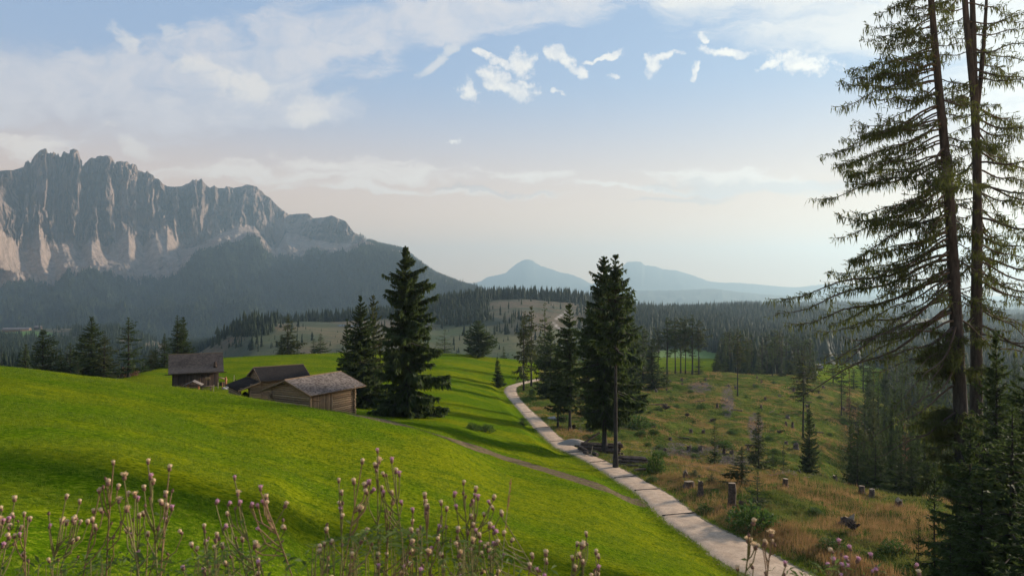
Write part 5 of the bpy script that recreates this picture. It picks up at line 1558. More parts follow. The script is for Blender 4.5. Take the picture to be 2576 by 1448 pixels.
    tag(ob('black_bundle', mb.mesh('black_bundle', [M_BLACK], True), None, (wx, wy, gz - .05)), 'rounded black bundle standing inside the open lean-to doorway', 'bundle')
    # ---- old hut on the left
    q = (-51.88, 103.0, 0.4464, 7.75, 6.5, -13.0, -10.35)
    e, L, W, ze, zr, g = place_house('wooden_hut', q, 'farthest left wooden hut, dark plank walls under steep brown shingle roof', 'hut')
    zb = -3.0
    x0, x1, y0, y1 = .55, L - .75, .5, W - .5
    tz = lambda y: ze + (zr - ze) * (1 - abs(y - W / 2) / (W / 2)) - .14
    sb = SB(); plank_wall(sb, (x0, y0), (x1, y0), zb, tz(y0), rng, .05, .75, .05, .2); fw = ob('front_wall', sb.mesh('front_wall', [M_DARKP]), e)
    sb = SB(); plank_wall(sb, (x0 + (x1 - x0) * .71, y0 - .05), (x0 + (x1 - x0) * .82, y0 - .05), ze - 1.25, ze - .75, rng, .8, 1.0, .04, .14); ob('shutter', sb.mesh('shutter', [M_PLANK]), fw)
    for xx in (x0, x1):
        sb = SB(); plank_wall(sb, (xx, y0), (xx, y1), zb, 0, rng, .1, .6, .05, .2, topf=lambda s: tz(y0 + s * (y1 - y0))); ob('gable_wall', sb.mesh('gable_wall', [M_DARKP]), e)
    sb = SB(); plank_wall(sb, (x0, y1), (x1, y1), zb, tz(y1), rng); ob('back_wall', sb.mesh('back_wall', [M_DARKP]), e)
    pt = lambda x, t, s: min(1, max(0, s - .35 * math.exp(-((x - 1.9) / 1.0) ** 2 - ((t - .45) / .18) ** 2) + .35 * math.exp(-((t - .12) / .15) ** 2)))
    rf = roof_pair(e, L, W, ze, zr, M_SHING2, rng, .16, .14, .3, .032, .25, .85, pt, M_DARKP)
    sb = SB(); a = .36
    sb.box((L * .845, W * .5 * .28, ze + (zr - ze) * .28 + .32), (.34, .34, .9)); sb.box((L * .845, W * .5 * .28 - .12, ze + (zr - ze) * .28 + .05), (.5, .4, .4))
    ob('vent', sb.mesh('vent', [M_DARKP]), rf)
    sb = SB(); sb.tube([[-.5, .05, ze - .12], [L + .4, .05, ze - .12]], .06, 6); ob('gutter', sb.mesh('gutter', [M_DARKP]), rf)
    sb = SB(); sb.box((x1 + .65, y0 + .8, zb / 2 - .1 + .0), (.9, 1.2, 1.2 - zb), 0); pw = ob('annex', sb.mesh('annex', [M_DARKP]), e)
    sb = SB(); sb.box((x1 + .6, y0 + .8, .98 + .2), (1.5, 1.5, .07), 0, 0, ('y', .32)); ob('annex_roof', sb.mesh('annex_roof', [M_PLANK]), e)
    # ---- little roofed shelter on the slope
    y = 92.0; x = (486.5 - U0) / FQ * y; gz = float(hgt(np.array([x]), np.array([y]))[0])
    e = empty('shelter', (x, y, gz), .25, None, 'tiny gabled shelter on two orange posts before the old hut', 'shelter')
    px = y / FQ
    for uu, vt in ((474, 967), (498, 965)):
        mb = MB(); z1 = (V0 - vt) * px - gz
        mb.box(((uu - 486.5) * px, 0, (z1 - .4) / 2), (.19, .19, z1 + .4)); ob('post', mb.mesh('post', [M_ORANGE]), e)
    zt = (V0 - 956.5) * px - gz; zl_ = (V0 - 967.5) * px - gz; sb = SB()
    for xe, sg in ((-22.5 * px, -1), (21.5 * px, 1)):
        for k in range(7):
            yy = -.75 + k * .215; sb.cur = rng.uniform(.4, 1)
            V = [[xe, yy, zl_], [xe, yy + .2, zl_], [0, yy + .2, zt], [0, yy, zt], [xe, yy, zl_ - .06], [xe, yy + .2, zl_ - .06], [0, yy + .2, zt - .06], [0, yy, zt - .06]]
            F = [[0, 1, 2, 3], [7, 6, 5, 4], [0, 4, 5, 1], [0, 3, 7, 4], [1, 5, 6, 2]]
            if sg < 0: F = [f[::-1] for f in F]
            sb.add(V, F)
    ob('roof', sb.mesh('roof', [M_SHING]), e)
    mb = MB(); mb.box((0, 0, zl_ - .1), (24 * px, .14, .14)); ob('beam', mb.mesh('beam', [M_PLANK]), e)
    # table, posts, carved post, stones by the hut
    def at(u, y): x = (u - U0) / FQ * y; return x, y, float(hgt(np.array([x]), np.array([y]))[0])
    p = at(519, 98); e = empty('picnic_table', (p[0], p[1], p[2]), .2, None, 'low picnic table with benches before the old hut wall', 'table')
    mb = MB(); mb.box((0, 0, .74), (1.7, .7, .05)); ob('table_top', mb.mesh('table_top', [M_PLANK]), e)
    for yy in (-.62, .62): mb = MB(); mb.box((0, yy, .43), (1.7, .25, .05)); ob('bench', mb.mesh('bench', [M_PLANK]), e)
    for xx in (-.6, .6):
        mb = MB(); mb.box((xx, -.28, .34), (.07, .09, .76), 0, 0, ('x', -.3)); mb.box((xx, .28, .34), (.07, .09, .76), 0, 0, ('x', .3)); mb.box((xx, 0, .385), (.05, 1.45, .07)); ob('leg', mb.mesh('leg', [M_PLANK]), e)
    for u, y, h, r, tl, mt, lab in ((536, 96, 1.05, .045, .10, M_PALE, 'pale leaning fence post on the grass between shelter and middle barn'),
                                    (559, 101, 1.0, .05, 0, M_ORANGE, 'reddish short post beside the stone trough'),
                                    (548, 102, .95, .045, 0, M_PALE, 'thin pale post in front of the hut corner'),
                                    (588, 112, 1.25, .05, .04, M_PALE, 'tall pale fence post on the meadow right of the hut'),
                                    (592, 110, .8, .07, 0, M_DARKP if False else M_BARK, 'short dark post next to the tall pale fence post'),
                                    (617, 84, .9, .035, 0, M_PALE, 'pale stick before the lean-to doorway')):
        p = at(u, y); mb = MB(); mb.tube([[0, 0, -.2], [tl * .5, 0, h * .5], [tl, 0, h]], [r, r, r * .85], 6)
        tag(ob('fence_post', mb.mesh('fence_post', [mt]), None, p), lab, 'post')
    p = at(568, 104); mb = MB(); zs = np.array([-.2, 0, .5, .9, 1.1, 1.2, 1.3, 1.45, 1.6]); mb.tube([[.02 * math.sin(z * 4), 0, z] for z in zs], [.16, .16, .14, .15, .17, .12, .16, .15, .08], 10, wob=.05, rng=rng)
    tag(ob('carved_post', mb.mesh('carved_post', [M_ORANGE], True), None, p), 'reddish carved wooden post right of the old hut', 'post')
    for k, (u, y, s, lab) in enumerate(((573, 101, .55, 'largest pale block of the stone trough right of the hut'), (566, 100.5, .38, 'squarish pale stone left of the trough block'), (580, 100, .35, 'small pale stone at the right end of the trough'), (562, 102, .3, 'small pale stone nearest the hut annex'))):
        p = at(u, y); tag(ob('stone', rock_mesh(k + 50, s), None, (p[0], p[1], p[2] + s * .2)), lab, 'stone')


def rock_mesh(seed, s, flat=.6, matl=None):
    rng = np.random.default_rng(seed)
    th = np.linspace(0, np.pi, 7)[1:-1]; ph = np.arange(9) / 9 * 2 * np.pi; mb = MB()
    V = [[0, 0, flat]]
    for t in th:
        for p_ in ph: V.append([math.sin(t) * math.cos(p_), math.sin(t) * math.sin(p_), flat * math.cos(t)])
    V.append([0, 0, -flat]); V = np.array(V) * s * (1 + .16 * rng.standard_normal((len(V), 1)))
    F4 = []; n = 9
    for a in range(4):
        for b in range(n): F4.append([1 + a * n + b, 1 + (a + 1) * n + b, 1 + (a + 1) * n + (b + 1) % n, 1 + a * n + (b + 1) % n])
    F3 = [[0, 1 + b, 1 + (b + 1) % n] for b in range(n)] + [[len(V) - 1, 1 + 4 * n + (b + 1) % n, 1 + 4 * n + b] for b in range(n)]
    mb.add(V, F4); mb.F[3].append(np.array(F3)); mb.M[3].append(np.zeros(len(F3), int))
    return mb.mesh('stone', [matl or M_STONE], True)


def far_huts():
    for u, y, w, d, h, r, mt, rm, nm, lab in ((42, 1230, 42, 12, 4, 3, M_PLANK, M_SHING, 'farm_shed', 'long pale-roofed farm shed above the far left field'),
                                              (96, 1250, 10, 8, 4, 3, M_DARKP, M_SHING, 'farm_house', 'small farmhouse with pale roof right of the long shed'),
                                              (1160, 470, 4.6, 4, 1.5, 1.0, M_DARKP, M_SHING, 'mountain_hut', 'tiny hut on the green hillside behind the tallest barn spruce'),
                                              (1804, 1190, 6.5, 6, 2.5, 2, M_DARKP, M_SHING, 'mountain_hut', 'tiny hut on the small bright pasture in the far forest'),
                                              (2052, 345, 4.6, 4.5, 1.7, 1.3, M_DARKP, M_SHING, 'mountain_hut', 'low hut at the edge of the pasture behind the round-crowned pine')):
        x = (u - U0) / FQ * y; g = float(hgt(np.array([x]), np.array([y]))[0])
        e = empty(nm, (x, y, g), .2, None, lab, 'hut' if 'hut' in nm else 'building')
        sb = SB(); sb.box((0, 0, h / 2 - .5), (w, d, h + 1)); ob('walls', sb.mesh('walls', [mt]), e)
        sb = SB()
        W2 = w / 2 + .5; D2 = d / 2 + .7
        V = [[-W2, -D2, h - .3], [W2, -D2, h - .3], [W2, 0, h + r], [-W2, 0, h + r], [W2, D2, h - .3], [-W2, D2, h - .3], [-W2, -D2, h - .55], [W2, -D2, h - .55], [W2, D2, h - .55], [-W2, D2, h - .55]]
        sb.add(V, [[0, 1, 2, 3], [3, 2, 4, 5], [6, 7, 1, 0], [9, 8, 7, 6], [5, 4, 8, 9]], 0, .75); sb.add([V[0], V[3], V[5], V[6], V[9], V[1], V[2], V[4], V[7], V[8]], [[0, 1, 2, 2], [5, 7, 6, 6]], 0, .4) if False else None
        sb.add([V[0], V[3], V[5]], [[0, 1, 2]], 1, .4); sb.add([V[1], V[4], V[2]], [[0, 1, 2]], 1, .4)
        ob('roof', sb.mesh('roof', [rm, mt]), e)


# ------------------------------------------------------------------ clearing: logs, stumps, shrubs, brushwood
def G3(u, y): x = (u - U0) / FQ * y; return np.array([x, y, float(hgt(np.array([x]), np.array([y]))[0])])


def build_clearing():
    rng = np.random.default_rng(61)
    # logs
    def log(p, d, ln, r, lab, grp=None, m=0):
        sb = SB(); d = unit(np.array(d, float)); sb.cur = .5
        t = np.linspace(-.5, .5, 5)
        sb.tube([d * ln * a + np.array([0, 0, .02 * math.sin(a * 9 + r * 99)]) for a in t], r * (1.03 - .12 * (t + .5)), 9, 0, caps=False, wob=.04, rng=rng)
        k = sb.n
        for a, sgn in ((-.5, -1), (.5, 1)):
            c = d * ln * a; s1 = unit(np.cross(d, UP)); s2 = np.cross(d, s1); th = np.arange(9) / 9 * 2 * np.pi; rr = r * (.99 if a < 0 else .90)
            ring = c + rr * (np.cos(th)[:, None] * s1 + np.sin(th)[:, None] * s2) + d * sgn * .003
            F = [[i, 9, (i + 1) % 9] if sgn > 0 else [(i + 1) % 9, 9, i] for i in range(9)]
            sb.add(np.vstack([ring, c + d * sgn * .003]), F, 1)
        tag(ob('log', sb.mesh('log', [M_BARK2, M_CUT], True), None, tuple(p)), lab, 'log', grp)
    base = G3(1508, 79); dx = np.array([.97, -.22, .0])
    for ly, cnt in enumerate((6, 5, 4, 3)):
        for k in range(cnt):
            off = (k - (cnt - 1) / 2) * .34
            p = base + np.array([rng.normal(0, .25), off * 1.0, .12 + ly * .27 + rng.normal(0, .02)])
            log(p, dx + rng.normal(0, .03, 3), rng.uniform(3.6, 4.8), rng.uniform(.12, .17), 'topmost dark log of the pile left of the thick spruce trunk' if (ly == 3 and k == 1) else 'dark barked log stacked in the pile left of the thick spruce trunk',
                None if (ly == 3 and k == 1) else 'logs stacked left of the thick trunk')
    base = G3(1592, 71.5)
    for ly, cnt in enumerate((5, 4, 3)):
        for k in range(cnt):
            off = (k - (cnt - 1) / 2) * .33
            p = base + np.array([rng.normal(0, .15), off, .12 + ly * .26])
            log(p, np.array([.99, -.12, -.03]) + rng.normal(0, .02, 3), rng.uniform(2.6, 3.4), rng.uniform(.12, .15), 'grey weathered log stacked in the pile right of the slender trunk', 'logs stacked right of the slender trunk')
    for u, y, ln, d, r, lab in ((1479, 77.5, 2.6, (.7, -.6, -.25), .17, 'thick log slanting down at the left end of the log pile'), (1474, 76.5, .9, (.35, -.9, .1), .2, 'short stubby log showing its sawn end by the path'),
                                (1485, 80.5, 3.0, (.75, .5, .35), .12, 'log propped on top of the left pile end'), (1606, 69.0, 2.4, (.98, -.15, .0), .09, 'thin log lying in front of the right pile'),
                                (1498, 75.9, 1.2, (.2, -.9, .05), .19, 'short log end-on in front of the left pile'), (1610, 66.8, 1.2, (.9, .3, .0), .14, 'rotten log piece below the right pile')):
        p = G3(u, y) + np.array([0, 0, r + .25 * (1 if 'propped' in lab else 0) + (.75 if 'propped' in lab else 0)]); log(p, d, ln, r, lab)
    p = G3(1488, 75.6); mb = MB(); mb.tube([[-.12, 0, -.1], [.12, 0, 1.15]], [.045, .04], 6); tag(ob('stake', mb.mesh('stake', [M_PALE]), None, tuple(p)), 'pale stake leaning against the left log pile', 'stake')
    # gravel heap and boulders
    p = G3(1445, 83.5); n = 26; V = []; 
    for a in np.linspace(-1, 1, n):
        for b in np.linspace(-1, 1, n):
            r = math.hypot(a, b); V.append([a * 2.2, b * 1.3, .72 * max(0, 1 - r ** 1.6) + .04 * pnoise(a * 6, b * 6, 3) - .12 * (r > .95)])
    tag(ob('gravel_heap', mesh_np('gravel_heap', V, [grid_faces(n, n)], [M_PATH2], smooth=True), None, tuple(p), -.3), 'low heap of pale gravel between path and log pile', 'heap')
    for u, v, s, lab in ((1388, 1048, .75, 'flat pale rock on the rough grass right of the path'), (1430, 1122, .22, 'small white stone by the gravel heap'), (2040, 1160, .4, 'pale rock in the golden grass near the lone dark spruce')):
        y = yvis(u, v, 40); p = G3(u, y); tag(ob('rock', rock_mesh(int(u), s, .45), None, tuple(p)), lab, 'rock')
    # posts / cut trunks / stumps
    def stump(u, v, w, h, lab, grp=None, jag=.0, y=None, seed=0):
        y = y or yvis(u, v, 38, 260, hgt); p = G3(u, y); r = w / FQ * y / 2; H = h / FQ * y
        rr = np.random.default_rng(int(u * 13 + v)); k = 11; mb = MB()
        zs = np.array([-.25, 0, .25, .7, 1.0]) * 1.0; zs[0] = -.3 / max(H, .3)
        mb.tube([[rr.normal(0, .02), rr.normal(0, .02), z * H] for z in zs], r * np.array([1.5, 1.35, 1.08, 1, .97]), k, 0, caps=False, wob=.07, rng=rr)
        V = mb.V[0].copy(); V[-k:, 2] += jag * H * rr.uniform(-1, 1, k); mb.V[0] = V
        ring = V[-k:]; c = ring.mean(0); mb.add(np.vstack([ring, c]), [[i, (i + 1) % k, k] for i in range(k)], 1)
        return tag(ob('tree_stump', mb.mesh('tree_stump', [M_BARK2, M_CUT if grp is None else M_OLDCUT]), None, tuple(p), rr.uniform(0, 6)), lab, 'stump', grp)
    S = [(1841, 1276, 19, 62, 'tall thick cut trunk standing like a post beside the path', 0), (1867, 1274, 16, 14, 'low pale-topped stump next to the tall cut trunk', 0), (1733, 1224, 24, 14, 'dark sawn stump left of the broken post', 0),
         (1762, 1245, 13, 34, 'broken narrow trunk between path and young spruces', .15), (1725, 1200, 12, 14, 'pointed grey stump by the young spruce near the path', .5), (1975, 1222, 13, 19, 'short stump in the golden grass right of the tall cut trunk', 0),
         (2167, 1240, 14, 19, 'reddish stump on the golden grass crest, left of a pair', 0), (2192, 1247, 12, 18, 'reddish leaning stump, right of a pair on the crest', .1), (2132, 1320, 30, 22, 'grey split stump half buried on the right slope', .4),
         (2260, 1272, 16, 16, 'dark stump right of the reddish pair on the grass crest', .2), (1416, 1060, 16, 12, 'low round stump behind the bare spruce stem by the path', 0), (1555, 1122, 14, 10, 'pale low stump near the thick trunk', 0),
         (2100, 1205, 9, 10, 'small dark stump behind the golden crest', .2)]
    for u, v, w, h, lab, jg in S: stump(u, v, w, h, lab, None, jg)
    xs = []
    tries = 0
    while len(xs) < 46 and tries < 4000:
        tries += 1
        u = rng.uniform(1620, 2300); v = rng.uniform(948, 1150)
        if v > 1000 and u > 2130: continue
        if u > 2000 and v > 1150 - (u - 2000) * .5: continue
        if any(abs(u - a) < 16 and abs(v - b) < 9 for a, b in xs): continue
        xs.append((u, v)); s = (v - 900) / 170
        stump(u, v, rng.uniform(5, 10) * (0.5 + s * .6), rng.uniform(4, 10) * (0.5 + s * .6), 'small dark stump scattered on the cleared hillside', 'stumps scattered on the cleared hillside', rng.uniform(.2, .9))
    # upturned root plates
    for k, (u, v, s, lab) in enumerate(((1674, 1032, 1.5, 'large upturned root plate on the cleared slope'), (1728, 1048, .8, 'small root plate below the grey brushwood patch'), (1795, 1060, .8, 'ragged root plate in the middle of the slope'), (1440, 1082, 1.0, 'dark root tangle behind the gravel heap'), (2145, 1335, .7, 'dark hollow root plate on the lower right slope'), (1960, 1090, .7, 'small root plate near the tall pine stem'))):
        y = yvis(u, v, 38, 260, hgt); p = G3(u, y); mb = MB(); r2 = np.random.default_rng(k + 5)
        for _ in range(46):
            a = r2.uniform(0, 6.28); b = r2.uniform(0, 1) ** .6 * s * .55; q0 = np.array([math.cos(a) * b * .4, 0.1 * r2.normal(), s * .35 + math.sin(a) * b * .4])
            q1 = np.array([math.cos(a) * b * 1.4, .25 * r2.normal(), s * .35 + abs(math.sin(a)) * b * 1.2]); mb.tube([q0, (q0 + q1) / 2 + r2.normal(0, .05, 3), q1], [.09 * s, .06 * s, .015], 5, caps=False)
        tag(ob('root_plate', mb.mesh('root_plate', [M_ROOT]), None, tuple(p), r2.uniform(-.5, .5)), lab, 'root plate')
    # shrubs
    bm_ = [bush_mesh(k) for k in range(5)]
    B = [(1893, 1330, 150, 66, 'largest dark green shrub, rounded, at the right edge of the path'), (1651, 1190, 56, 62, 'upright leafy shrub with dark stems right of the log piles'), (1222, 1085, 52, 20, 'low flat bush on the meadow left of the little spruce'),
         (1190, 1080, 46, 17, 'brownish low bush at the left end of the meadow bushes'), (1416, 1060, 38, 20, 'rounded bush between the two bare stems by the path'), (1338, 996, 24, 22, 'small dark bush at the foot of the right thin pine'), (1600, 1075, 90, 36, 'wide dark scrub patch on the slope behind the slender trunk'),
         (1470, 1000, 60, 20, 'scrub under the spruces near the path bend'), (1520, 1010, 60, 20, 'scrub behind the broad spruce'), (1765, 1030, 30, 20, 'round bush below the grey brushwood patch'), (1825, 1130, 60, 24, 'scrubby bushes above the brushwood on the near crest'), (325, 945, 56, 26, 'reddish brown bare bush below the slender left spruce'),
         (1640, 1212, 40, 16, 'low leafy clump at the path edge opposite the track'), (1622, 1180, 34, 13, 'leafy clump at the path edge near the log pile'), (1775, 1290, 60, 22, 'leafy bank of weeds at the path edge with white flowers'), (2090, 1385, 90, 36, 'leafy weeds low on the right slope'), (2250, 1390, 90, 34, 'dark leafy weeds at the bottom right slope'),
         (2050, 1290, 46, 16, 'green weedy clump among golden grass'), (1500, 1105, 50, 16, 'green bush behind the left log pile'), (1950, 1165, 46, 20, 'leafy clump at the foot of the young spruces')]
    for i, (u, v, w, h, lab) in enumerate(B):
        y = 130 if u == 325 else yvis(u, v, 36, 260, hgt); p = G3(u, y); sx = w / FQ * y / 2; sz = h / FQ * y
        o = ob('shrub', bm_[i % 5] if u != 325 else bush_mesh(9, M_DEAD), None, tuple(p), rng.uniform(0, 6), (sx, sx * .8, sz)); tag(o, lab, 'shrub')
    xs = []
    tries = 0
    while len(xs) < 70 and tries < 5000:
        tries += 1
        u = rng.uniform(1470, 2280); v = rng.uniform(950, 1150)
        if u > 2000 and v > 1150 - (u - 2000) * .55: continue
        if u < 1700 and v < 960 + (1700 - u) * .25: continue
        if any(abs(u - a) < 20 and abs(v - b) < 9 for a, b in xs): continue
        xs.append((u, v)); y = yvis(u, v, 60, 260, hgt); p = G3(u, y); s = rng.uniform(.35, .95)
        tag(ob('shrub', bm_[rng.integers(0, 5)], None, tuple(p), rng.uniform(0, 6), (s, s, s * rng.uniform(.7, 1.0))), 'knee-high dark scrub on the cleared hillside', 'shrub', 'low scrub dotted over the cleared hillside')
    for k in range(16):
        u = rng.uniform(1620, 2080); v = rng.uniform(985, 1140); y = yvis(u, v, 60, 200, hgt); p = G3(u, y) + [0, 0, .12]
        log(p, (rng.normal(), rng.normal(), rng.uniform(-.05, .1)), rng.uniform(1.2, 3.6), rng.uniform(.07, .14), 'fallen grey log lying in the grass of the cleared hillside', 'fallen logs on the cleared hillside')
    # brushwood litter
    mb = MB()
    for u, v, ru, rv, n in ((1760, 975, 42, 20, 220), (1735, 1136, 110, 11, 420), (1850, 1160, 80, 13, 300), (1455, 1078, 14, 8, 60), (1830, 1030, 22, 50, 110), (2000, 1195, 60, 6, 70), (1560, 1160, 40, 8, 60)):
        for _ in range(n):
            uu = u + ru * rng.normal() * .6; vv = v + rv * rng.normal() * .6; y = yvis(uu, vv, 45, 220); p = G3(uu, y)
            a = rng.uniform(0, 6.28); l = rng.uniform(.3, 1.3); d = np.array([math.cos(a), math.sin(a), rng.uniform(-.1, .5)]) * l
            mb.tube([p + [0, 0, .03], p + d * .5 + rng.normal(0, .05, 3) + [0, 0, .05], p + d], [.028, .02, .008], 3, caps=False)
    tag(ob('brushwood', mb.mesh('brushwood', [M_TWIGGREY])), 'grey felled branches and brushwood strewn over the clearing', kind='stuff')
    # wooden drains across the path
    D = [((1708, 1302), (1752, 1288), 'nearest wooden drain bar crossing the lower path'), ((1607, 1241), (1654, 1225), 'second drain bar up the path, by the end of the worn track'), ((1553, 1207), (1596, 1194), 'third drain bar up the path'), ((1491, 1168), (1529, 1158), 'drain bar on the path level with the log piles'),
         ((1439, 1141), (1468, 1133), 'drain bar on the path below the gravel heap'), ((1389, 1113), (1424, 1107), 'drain bar on the path beside the gravel heap'), ((1346, 1078), (1381, 1073), 'drain bar on the path by the little squat spruce'), ((1313.5, 1039), (1340, 1036), 'drain bar above the little squat spruce'), ((1295, 1016), (1316, 1014), 'drain bar just below the path bend'), ((1278, 999), (1303, 997), 'farthest drain bar at the path bend')]
    for (a, b), (c, d), lab in D:
        vm = (b + d) / 2; yk = np.interp(vm, V0 - PC[::-1, 2] / PC[::-1, 1] * FQ if False else (V0 - PC[:, 2] / PC[:, 1] * FQ)[::-1], PC[::-1, 1])
        i = int(np.argmin(np.abs(PC[:, 1] - yk))); j = min(i + 2, len(PC) - 1)
        P_ = PL[i] * .96 + PR[i] * .04; Q_ = PR[j] * .96 + PL[j] * .04; z = (P_[2] + Q_[2]) / 2 + .035
        mb = MB(); m = (P_ + Q_) / 2; v = Q_ - P_; mb.box((0, 0, 0), (np.linalg.norm(v[:2]), .11, .05))
        tag(ob('drain_bar', mb.mesh('drain_bar', [M_DRAIN]), None, (m[0], m[1], z), math.atan2(v[1], v[0])), lab, 'drain')


def bush_mesh(seed, m=None):
    rng = np.random.default_rng(seed + 400); n = 900
    u = unit(rng.normal(0, 1, (n, 3))); u[:, 2] = np.abs(u[:, 2]); r = rng.random(n) ** .35
    lump = 1 + .28 * pnoise(u[:, 0] * 2.2 + seed, u[:, 1] * 2.2 + u[:, 2], seed)
    P = u * (r * lump)[:, None] * np.array([.95, .95, .9])
    V, F = blades(P, u + rng.normal(0, .7, (n, 3)), rng.uniform(.10, .24, n), rng.uniform(.05, .11, n), rng)
    W = MB()
    for _ in range(7):
        d = unit(rng.normal(0, 1, 3) + np.array([0, 0, 1.6])); W.tube([[0, 0, -.1], d * .4, d * .85], [.03, .02, .008], 4, caps=False)
    Wv = np.concatenate(W.V); F4 = np.concatenate(W.F[4]) + len(V)
    return mesh_np('shrub', np.concatenate([V, Wv]), [np.concatenate([F, F4])], [m or M_BUSH, M_TWIG], [0] * len(F) + [1] * len(F4))


M_BARK2 = simple('log_bark', (0.15, 0.105, 0.08), (0.045, 0.032, 0.026), 5.0, 0.9, 0.02)
M_OLDCUT = simple('old_cut_wood', (0.16, 0.11, 0.075), (0.07, 0.05, 0.036), 6.0, 0.9)
M_ROOT = simple('roots', (0.09, 0.06, 0.045), (0.025, 0.018, 0.015), 5.0, 0.95)
M_TWIGGREY = simple('grey_twigs', (0.24, 0.20, 0.18), (0.09, 0.07, 0.06), 1.5, 0.9)
M_DRAIN = simple('drain_wood', (0.05, 0.038, 0.03), (0.03, 0.022, 0.02), 3.0)
M_PATH2 = simple('heap_gravel', (0.40, 0.34, 0.28), (0.25, 0.20, 0.16), 14.0, 0.9, 0.03)
M_GRASS = foliage('grass_blades', (0.035, 0.085, 0.004), (0.19, 0.24, 0.015), scale=2.2, trans=0.4, rvar=0.0)
M_TAN = foliage('seed_grass', (0.17, 0.10, 0.04), (0.42, 0.25, 0.11), scale=0.5, trans=0.35, rvar=0.0, tcol=(0.4, 0.24, 0.1))
M_TAN2 = foliage('green_seed_grass', (0.06, 0.085, 0.018), (0.15, 0.15, 0.035), scale=0.35, trans=0.4, rvar=0.0)


def tufts(name, x, y, h, w, spread, per, m, label, rng, lean=.35):
    n = len(x); z = hgt(x, y); I = np.repeat(np.arange(n), per); k = len(I)
    P = np.stack([x[I] + rng.normal(0, 1, k) * spread[I], y[I] + rng.normal(0, 1, k) * spread[I], z[I] - .03], 1)
    D = np.stack([rng.normal(0, lean, k), rng.normal(0, lean, k), np.ones(k)], 1)
    hh = h[I] * rng.uniform(.5, 1.15, k); ww = w[I] * rng.uniform(.7, 1.3, k)
    D = unit(D); r = unit(np.cross(D, rng.normal(0, 1, (k, 3)))); t = P + D * hh[:, None]; t[:, 2] -= .12 * hh
    V = np.stack([P + r * (ww / 2)[:, None], P - r * (ww / 2)[:, None], t], 1).reshape(-1, 3)
    me = mesh_np(name, V, [np.arange(k * 3).reshape(k, 3)], [m])
    return tag(ob(name, me), label, kind='stuff')


def build_grass():
    rng = np.random.default_rng(71)
    n = 150000
    y = np.exp(rng.uniform(np.log(5), np.log(75), n)); x = rng.uniform(-.82, .82, n) * y
    d, i = near_line(x, y, PC); dt, _ = near_line(x, y, TW)
    ok = (d > PW[i] + .05) & (rough_mask(x, y) < .5) & (dt > .9) & (fbm(x / 3, y / 3, 2, 9) > -.25); x, y = x[ok], y[ok]
    s = np.clip(y / 22, .45, 1.6)
    tufts('meadow_grass', x, y, .10 * s ** .5 + .06 * rng.random(len(x)), .016 * s, .06 * s, 3, M_GRASS, 'short green blades of the meadow grass', rng, .5)
    # longer fringe along the crest in front of the barns and by the path
    n = 2600; u = rng.uniform(-20, 960, n); yy = rng.uniform(50, 57, n); x = (u - U0) / FQ * yy
    n2 = 7000; k = rng.integers(0, 240, n2); sd_ = rng.choice([-1, 1], n2); E = np.where(sd_[:, None] > 0, PR[k], PL[k]); V_ = (PR[k] - PL[k]); V_ /= np.linalg.norm(V_[:, :2], axis=1)[:, None]
    E = E + V_ * (sd_ * rng.exponential(.35, n2))[:, None]
    x = np.concatenate([x, E[:, 0]]); yy = np.concatenate([yy, E[:, 1]])
    tufts('fringe_grass', x, yy, rng.uniform(.10, .36, len(x)), np.full(len(x), .02), np.full(len(x), .07), 3, M_GRASS, 'longer grass fringe along the slope crest and path edges', rng, .4)
    # rough ground
    n = 60000; y = np.exp(rng.uniform(np.log(34), np.log(230), n)); x = rng.uniform(.0, .8, n) * y
    r = rough_mask(x, y) > .6; d, i = near_line(x, y, PC); r &= d > PW[i] + .3; x, y = x[r], y[r]
    f = fbm(x / 9, y / 14, 3, 15) + .25 * pnoise(x / 2.2, y / 2.2, 6) + .35 * np.exp(-((y - 60) / 14) ** 2) * (x > 18)
    a = f > .02 + .22 * sstep(y, 72, 95)
    s = np.clip(y / 60, .8, 2.2)
    tufts('golden_grass', x[a], y[a], rng.uniform(.35, .75, a.sum()), .022 * s[a], .16 * s[a] ** .5, 6, M_TAN, 'golden seeding grass over the cleared slope', rng, .22)
    b = f < .12 + .2 * sstep(y, 72, 95)
    tufts('rough_grass', x[b], y[b], rng.uniform(.2, .5, b.sum()), .05 * s[b], .2 * s[b] ** .5, 5, M_TAN2, 'green rough grass and weeds over the cleared slope', rng, .5)
    n = 2000; k = rng.integers(6, 110, n); E = PR[k] + np.array([1, 0, 0]) * rng.uniform(.8, 3.2, n)[:, None]; kk = (E[:, 1] < 46)
    tufts('reddish_grass', E[kk, 0] + .6, E[kk, 1], rng.uniform(.45, .85, kk.sum()), np.full(kk.sum(), .026), np.full(kk.sum(), .16), 4, M_TAN, 'tall reddish seed grass at the lower right path edge', rng, .2)


# ------------------------------------------------------------------ thistles in the foreground
M_STEM = simple('thistle_stem', (0.21, 0.18, 0.075), (0.11, 0.10, 0.04), 9.0)
M_STEMR = simple('red_stem', (0.25, 0.15, 0.085), (0.14, 0.10, 0.05), 9.0)
M_BULB = simple('thistle_bulb', (0.24, 0.13, 0.10), (0.10, 0.06, 0.045), 60.0)
M_PINK = foliage('pink_florets', (0.55, 0.24, 0.38), (0.75, 0.44, 0.56), scale=30, trans=.4, tcol=(.75, .44, .56))
M_CREAM = foliage('cream_fluff', (0.66, 0.47, 0.28), (0.85, 0.68, 0.46), scale=30, trans=.4, tcol=(.75, .55, .35))
M_THLEAF = foliage('thistle_leaves', (0.05, 0.085, 0.02), (0.11, 0.15, 0.04), scale=8, trans=.35)


